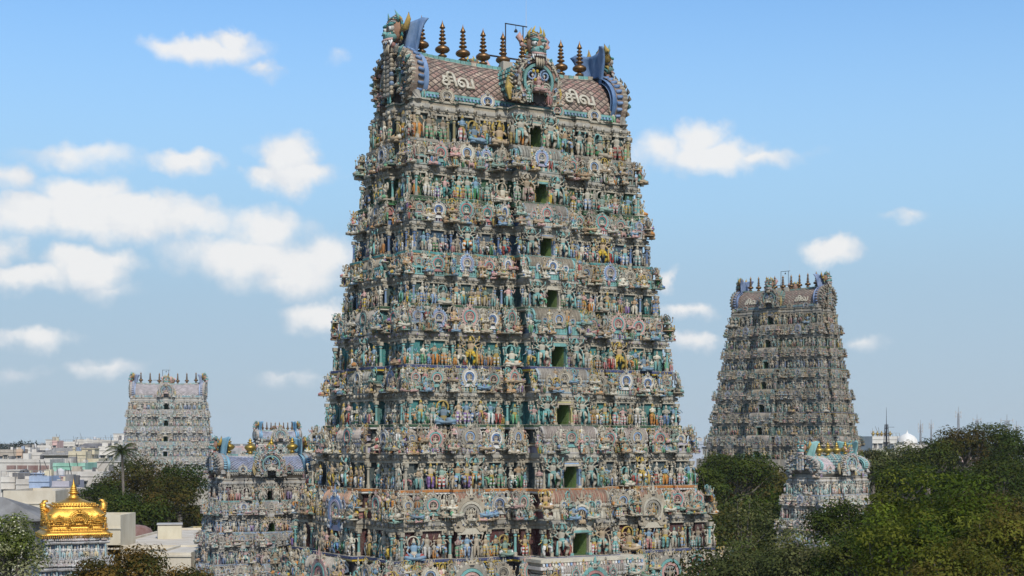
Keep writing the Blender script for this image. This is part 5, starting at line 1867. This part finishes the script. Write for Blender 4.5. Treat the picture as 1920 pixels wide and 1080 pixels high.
    if awning is not None:
        a = MB()
        V = [(-w / 2 - .2, -d / 2 - 1.2, zt - .1), (w / 2 + .2, -d / 2 - 1.2, zt - .1), (w / 2 + .2, d / 2, zt + 1.5), (-w / 2 - .2, d / 2, zt + 1.5)]
        V2 = [(x, y, z - .1) for x, y, z in V]
        a.faces(np.array(V + V2), [(0, 1, 2, 3), (7, 6, 5, 4), (0, 4, 5, 1), (1, 5, 6, 2), (2, 6, 7, 3), (3, 7, 4, 0)], awning)
        for i in range(int(w / .5)):
            x = -w / 2 + i * .5
            a.tube([(x, -d / 2 - 1.2, zt - .07), (x, d / 2, zt + 1.53)], .05, 4, awning * .9)
        link('sheet_roof', a.mesh('sheet_roof', M_PLASTER), o)
    return o


HOUSES = [
    # label, px0, px1, ytop, Y, colour, kwargs (far to near)
    ('far white house on the skyline between the two dark groves, at left', 118, 150, 828, 640, CW, dict(tank=1, wins=(3, 2))),
    ('white block on the skyline left of the palm', 142, 176, 824, 600, CW * .95, dict(tank=2, wins=(4, 2))),
    ('grey block on the skyline touching the left side of the pale tower', 174, 236, 825, 560, CW * .85, dict(stair=(.2, 4, 3, CW), wins=(5, 2))),
    ('white house with a water tank on the roof, under the left dark grove', 66, 100, 835, 520, CW, dict(stair=(.2, 4, 2.6, CW), tank=1, wins=(3, 2))),
    ('slim pink and yellow slab house standing up on the skyline', 99, 108, 826, 500, CPK, dict(parapet=.3, wins=(1, 2), depth=6)),
    ('white house in front of the left dark grove with an open truss on its wall', 38, 58, 839, 500, CW * 1.05, dict(tank=2, wins=(2, 2))),
    ('grey brown house at the left edge with a row of dark openings', -12, 30, 843, 460, CTN * .8, dict(wins=(5, 1), roofc=CGR)),
    ('narrow orange tan house beside the grey brown one at the left edge', 29, 40, 842, 455, C(.55, .38, .25), dict(wins=(1, 1), depth=7)),
    ('low white house with a dark doorway, left of the long grey sheet roof', 54, 82, 848, 440, CW * .9, dict(wins=(2, 1), tank=2)),
    ('dark flat roofed house with a grey sheet roof, under the white skyline blocks', 142, 188, 842, 400, CGR * .7, dict(awning=C(.16, .15, .15), wins=(3, 1))),
    ('white house with small balconies just left of the palm', 186, 216, 838, 370, CW * 1.1, dict(wins=(2, 2), stair=(-.2, 3, 2, CW))),
    ('house with a long sloping grey sheet roof left of the cream block', 80, 131, 852, 350, CTN, dict(awning=C(.30, .28, .25), wins=(3, 1))),
    ('tall plain cream block with a blank wall, in the middle of the left town', 130, 163, 846, 335, CCR, dict(wins=(1, 0), stair=(.3, 3, 1.2, CCR))),
    ('lower cream block attached right of the tall cream one', 162, 185, 860, 336, CCR * .92, dict(wins=(2, 1))),
    ('long pale house with red brown brick bays in its upper wall', -10, 98, 861, 300, CW * .85, dict(wins=(0, 0), depth=16, parapet=.5)),
    ('mint green house front with dark windows below the cream block', 101, 163, 868, 296, CGN, dict(wins=(5, 1), parapet=.5)),
    ('pale grey flat terrace right of the mint green front, running to the trees', 98, 196, 884, 262, CW * .85, dict(wins=(4, 1), depth=18, stair=(.3, 4, 2.2, CW * .8))),
    ('sky blue house with a flat roof behind the golden spire', 58, 97, 893, 236, CBL, dict(wins=(3, 1), tank=2)),
    ('small white house with a cluttered roof at the left edge', 2, 28, 894, 240, CW, dict(tank=1, wins=(2, 1), stair=(-.2, 2, 1.6, CW))),
    ('small grey white house between the cluttered one and the sky blue one', 28, 60, 898, 238, CW * .8, dict(tank=2, wins=(3, 1), stair=(.25, 2.4, 1.4, CBL))),
    ('low lilac grey house right of the sky blue one', 96, 128, 902, 232, C(.46, .44, .50), dict(wins=(2, 1), stair=(0, 2, 1.2, CPK))),
    ('long cream terrace wall behind the golden roof, left part', 6, 104, 920, 200, C(.62, .55, .42), dict(wins=(0, 0), depth=12, parapet=1.6)),
    ('round shouldered white terrace under the dark trees, behind the golden spire', 98, 146, 918, 206, CW * .95, dict(wins=(0, 0), depth=10, parapet=.8)),
    ('pale cream hall wall close behind the golden roof', 62, 226, 966, 150, C(.62, .55, .40), dict(wins=(0, 0), depth=6, parapet=1.2)),
    ('broad cream flat roofed hall at the middle left, below the dark trees', 190, 392, 1022, 150, C(.62, .54, .40), dict(wins=(0, 0), depth=30, parapet=.25, roofc=C(.60, .53, .42))),
    ('cream front wall of the lower hall above the rusty trees', 290, 358, 1036, 136, C(.60, .54, .42), dict(wins=(0, 0), depth=10, parapet=.2, roofc=C(.58, .52, .42))),
    ('small yellow roof room beside the small tower with gold pots', 344, 372, 991, 188, C(.55, .46, .22), dict(wins=(1, 0), depth=5)),
    # right side
    ('small bluish house on the skyline between the tallest tower and the brownish tower', 1284, 1326, 827, 420, C(.40, .46, .54), dict(wins=(3, 1), tank=1)),
    ('white flat roofed hall with a row of small urns along its roof, far right skyline', 1632, 1684, 818, 420, C(.62, .60, .54), dict(wins=(5, 1), depth=14)),
    ('long white building below the white dome behind the trees', 1676, 1740, 834, 400, CW, dict(wins=(6, 1))),
]
HOB = {}
for (lab, a_, b_, yt, Y, col, kw) in HOUSES:
    HOB[lab] = house(lab, a_, b_, yt, Y, np.array(col), rot=kw.pop('rot', float(rng.uniform(-5, 5)) if Y > 210 else 0), **kw)

# brick bays on the long pale house
o = HOB['long pale house with red brown brick bays in its upper wall']
m = MB()
for i in range(4):
    xx = -2.0 + i * 2.2
    m.box((xx, -8.06, 11.95), (1.95, .14, 1.7), C(.22, .12, .10))
    m.box((xx + 1.08, -8.10, 11.9), (.2, .2, 1.9), C(.55, .50, .44))
    for z in range(5): m.box((xx, -8.14, 11.3 + z * .32), (1.9, .04, .05), C(.32, .2, .17))
link('brick_bay', m.mesh('brick_bay', M_PLASTER), o)
# urns on the roof of the white hall
o = HOB['white flat roofed hall with a row of small urns along its roof, far right skyline']
for i in range(5):
    link('urn', POT_ME, o, (-3.0 + i * 1.2, -5, ZC + (HORIZON - 818) * 420 / F_PX), 0, 1.6)

# roof room with a dark railing edge on the cream hall
X0, X1 = at(288, 162), at(333, 162)
zb = ZC + (HORIZON - 1018) * 162 / F_PX
o = empty('roof_room', ((X0 + X1) / 2, 164, zb), R_(12))
tag(o, 'cream box shaped roof room with a dark slab edge on the broad cream hall', 'roof room')
m = MB()
hh = (1018 - 985) * 162 / F_PX
m.box((0, 0, hh / 2 - .3), (2.5, 2.3, hh + .6), C(.62, .57, .42))
link('wall', m.mesh('wall', M_PLASTER), o)
m = MB()
m.box((0, 0, hh + .06), (2.7, 2.5, .10), C(.45, .44, .42))
m.box((0, 0, hh - .03), (2.6, 2.4, .07), DARK)
link('roof', m.mesh('roof', M_PLASTER), o)
m = MB()
for i in range(5): m.box((-1.27, -.8 + i * .3, hh * .5), (.05, .2, hh * .7), C(.25, .25, .25))
link('louvre', m.mesh('louvre', M_PLASTER), o)

# red brown domed mound between the hall and the trees
x, z = at(253, 175, 984)
m = MB()
m.lathe([(2.2, -z), (2.1, -.9), (1.8, -.45), (1.2, -.12), (.5, 0), (.001, .02)], 24, C(.20, .10, .08), (0, 0, 0), 1.0, .8)
tag(link('domed_roof', m.mesh('domed_roof', M_PLASTER, True), None, (x, 175, z)), 'low red brown domed roof behind the cream hall, under the dark trees', 'roof')

# grey sloping shed roof at the left edge
x0, z0 = at(2, 128, 932)
m = MB()
zl = ZC + (HORIZON - 972) * 128 / F_PX
V = [(-8, 0, z0), (2.2, 0, z0), (6.0, -1.5, zl), (-8, -5, zl - .3), (-8, 6, zl), (6.0, 5, zl)]
V2 = [(x, y, z - .15) for x, y, z in V]
m.faces(np.array(V + V2), [(0, 3, 2, 1), (0, 1, 5, 4), (1, 2, 5), (6, 7, 8, 9), (6, 10, 11, 7), (7, 11, 8), (3, 9, 8, 2), (2, 8, 11, 5), (4, 5, 11, 10)], C(.15, .15, .15))
o = empty('shed', (x0 - 2, 128, 0))
tag(o, 'shed with a dark grey sloping roof at the left edge beside the light green tree', 'shed')
link('roof', m.mesh('roof', M_PLASTER), o)
m = MB()
m.box((-1.5, .5, zl / 2 - .2), (13, 8, zl - .2), C(.35, .33, .3))
link('wall', m.mesh('wall', M_PLASTER), o)

# white dome at right
x, z = at(1701, 405, 812)
o = empty('domed_building', (x, 405, 0))
tag(o, 'white domed building on the far right skyline beside the tall thin mast', 'domed building')
m = MB()
m.lathe([(2.6, z - 4.4), (2.6, z - 2.8), (2.8, z - 2.7), (2.75, z - 2.5), (2.5, z - 1.6), (1.8, z - .8), (.9, z - .3), (.3, z - .1), (.12, z + .4), (.001, z + .9)], 24, C(.72, .70, .64))
link('dome', m.mesh('dome', M_PLASTER, True), o)
m = MB()
m.box((0, 0, (z - 4.3) / 2), (6.5, 6.5, z - 4.3), C(.62, .6, .54))
link('wall', m.mesh('wall', M_PLASTER), o)


def mast(label, px, ytop, Y, w, col=C(.34, .34, .35), arms=3, cat='mast', kind='lattice'):
    x, zt = at(px, Y, ytop)
    o = empty('radio_mast', (x, Y, 0))
    tag(o, label, cat, 'masts on the skyline')
    m = MB()
    n = int(zt / (w * 1.6)) + 1
    for i in range(4):
        sx, sy = ((-1, -1), (1, -1), (1, 1), (-1, 1))[i]
        m.tube([(sx * w, sy * w, 0), (sx * w * .35, sy * w * .35, zt * .92)], [.11, .08], 4, col)
    for j in range(n):
        f0, f1 = j / n * .92, (j + 1) / n * .92
        k0, k1 = w * (1 - .65 * f0 / .92), w * (1 - .65 * f1 / .92)
        for (ax, ay), (bx, by) in (((-1, -1), (1, -1)), ((1, 1), (1, -1)), ((-1, 1), (1, 1)), ((-1, -1), (-1, 1))):
            m.tube([(ax * k0, ay * k0, zt * f0), (bx * k1, by * k1, zt * f1)], .055, 3, col)
            m.tube([(ax * k1, ay * k1, zt * f1), (bx * k1, by * k1, zt * f1)], .055, 3, col)
    link('lattice', m.mesh('lattice', M_PLASTER), o)
    a = MB()
    a.tube([(0, 0, zt * .9), (0, 0, zt)], [.12, .06], 4, col)
    for j in range(arms):
        z = zt * (.93 - .045 * j)
        a.box((0, 0, z), (2.2 * w + .6, .14, .14), col)
        for s_ in (-1, 1):
            a.box((s_ * (1.1 * w + .25), 0, z), (.2, .2, 1.1), C(.5, .5, .5))
    link('aerials', a.mesh('aerials', M_PLASTER), o)


mast('slim lattice mast left of the pair on the right skyline', 1726, 787, 520, .45)
mast('slim lattice mast with a pale top, right of its twin on the right skyline', 1746, 786, 540, .40, arms=2)
mast('tallest lattice mast over the dark far trees, with a small cross arm', 1797, 762, 500, .55, arms=2)
mast('short twin topped mast between the two dark far trees', 1832, 776, 480, .9, arms=1)
mast('wide lattice mast near the right edge, over the flat topped tree', 1888, 777, 430, 1.3, arms=1)
mast('short thin mast nearest the right edge', 1906, 789, 470, .4, arms=2)
mast('faint short mast on the skyline right of the tallest tower', 1302, 812, 620, .4, arms=2)
mast('short mast standing behind the white hall with urns', 1636, 802, 560, .3, arms=1)

# ornate flag mast of the temple at right
x, zt = at(1662, 250, 764)
o = empty('flag_mast', (x, 250, 0))
tag(o, 'tall thin dark flag mast with rings and a cradle, right of the brownish tower', 'mast')
m = MB()
m.tube([(0, 0, 0), (0, 0, zt * .72), (0, 0, zt)], [.17, .11, .02], 7, DARK)
link('pole', m.mesh('pole', M_IRON), o)
m = MB()
for j, (z, w) in enumerate(((.70, .5), (.75, .42), (.80, .34), (.85, .28))):
    m.tube([(w * math.cos(q_), w * math.sin(q_), zt * z) for q_ in np.linspace(0, 6.28, 13)], .04, 4, DARK)
for q_ in np.linspace(0, 6.28, 7)[:-1]:
    m.tube([(.12 * math.cos(q_), .12 * math.sin(q_), zt * .66), (.55 * math.cos(q_), .55 * math.sin(q_), zt * .71), (.26 * math.cos(q_), .26 * math.sin(q_), zt * .88)], .035, 4, DARK)
m.box((.5, 0, zt * .86), (1.6, .05, .05), DARK)
link('cradle', m.mesh('cradle', M_IRON), o)

# ---- far town and groves that read as one mass
r9 = np.random.default_rng(99)
m = MB()
for i in range(420):
    Y = r9.uniform(650, 2600)
    X = r9.uniform(-.42, .42) * Y
    if abs(X) < 10: continue
    w, h = r9.uniform(7, 18), r9.uniform(6, 12.5)
    m.box((X, Y, h / 2), (w, r9.uniform(8, 14), h), [CW, CW * .8, CCR * .9, CTN, CGR, CPK * .8, CBL * .8][int(r9.integers(7))] * r9.uniform(.7, 1.1), r9.uniform(-.3, .3))
    if r9.random() < .5: m.box((X + r9.uniform(-3, 3), Y, h + 1.2), (3, 3, 2.4), CW * .85)
tag(link('distant_town', m.mesh('distant_town', M_PLASTER)), kind='stuff')
m = MB()
me_all = []
for (p0, p1, yt, Y) in ((28, 70, 826, 760), (105, 142, 827, 760), (-60, 30, 829, 1300), (60, 420, 830, 1500), (560, 700, 829, 1300), (1240, 1330, 828, 1000), (1600, 2000, 826, 900), (-400, -60, 826, 900)):
    n = int((p1 - p0) / 7) + 2
    for i in range(n):
        x, zt = at(p0 + (p1 - p0) * (i + .5) / n, Y, yt + r9.uniform(-1, 3))
        hw = 4.5 * Y / F_PX * r9.uniform(.9, 1.7)
        hz = max(zt * .5, 3)
        d = r9.normal(size=(500, 3)); d /= np.linalg.norm(d, axis=1)[:, None]
        P = np.array((x, Y, zt - hz)) + d * r9.uniform(.6, 1.05, (500, 1)) * (hw, hw, hz)
        t = r9.normal(size=(500, 3)); t /= np.linalg.norm(t, axis=1)[:, None]
        b = np.cross(t, d); L = .55
        V = np.stack((P - t * L, P + b * L, P + t * L, P - b * L), 1).reshape(-1, 3)
        m.raw(V, np.arange(2000), np.full(500, 4), np.array(C(.035, .05, .03)) * r9.uniform(.6, 1.4, (500, 1)))
tag(link('distant_grove', m.mesh('distant_grove', M_LEAF)), kind='stuff')


# ---- air of the hot afternoon
m = MB()
m.box((0, 1700, 34.5), (5200, 3700, 73), C(1, 1, 1))
hz = bpy.data.materials.new('haze')
hz.use_nodes = True
ht = hz.node_tree
for n_ in list(ht.nodes): ht.nodes.remove(n_)
pv = ht.nodes.new('ShaderNodeVolumePrincipled')
pv.inputs['Color'].default_value = (.90, .95, 1.0, 1)
pv.inputs['Density'].default_value = .00007
pv.inputs['Anisotropy'].default_value = 0.0
ho = ht.nodes.new('ShaderNodeOutputMaterial')
ht.links.new(pv.outputs[0], ho.inputs['Volume'])
tag(link('haze', m.mesh('haze', hz)), kind='stuff')
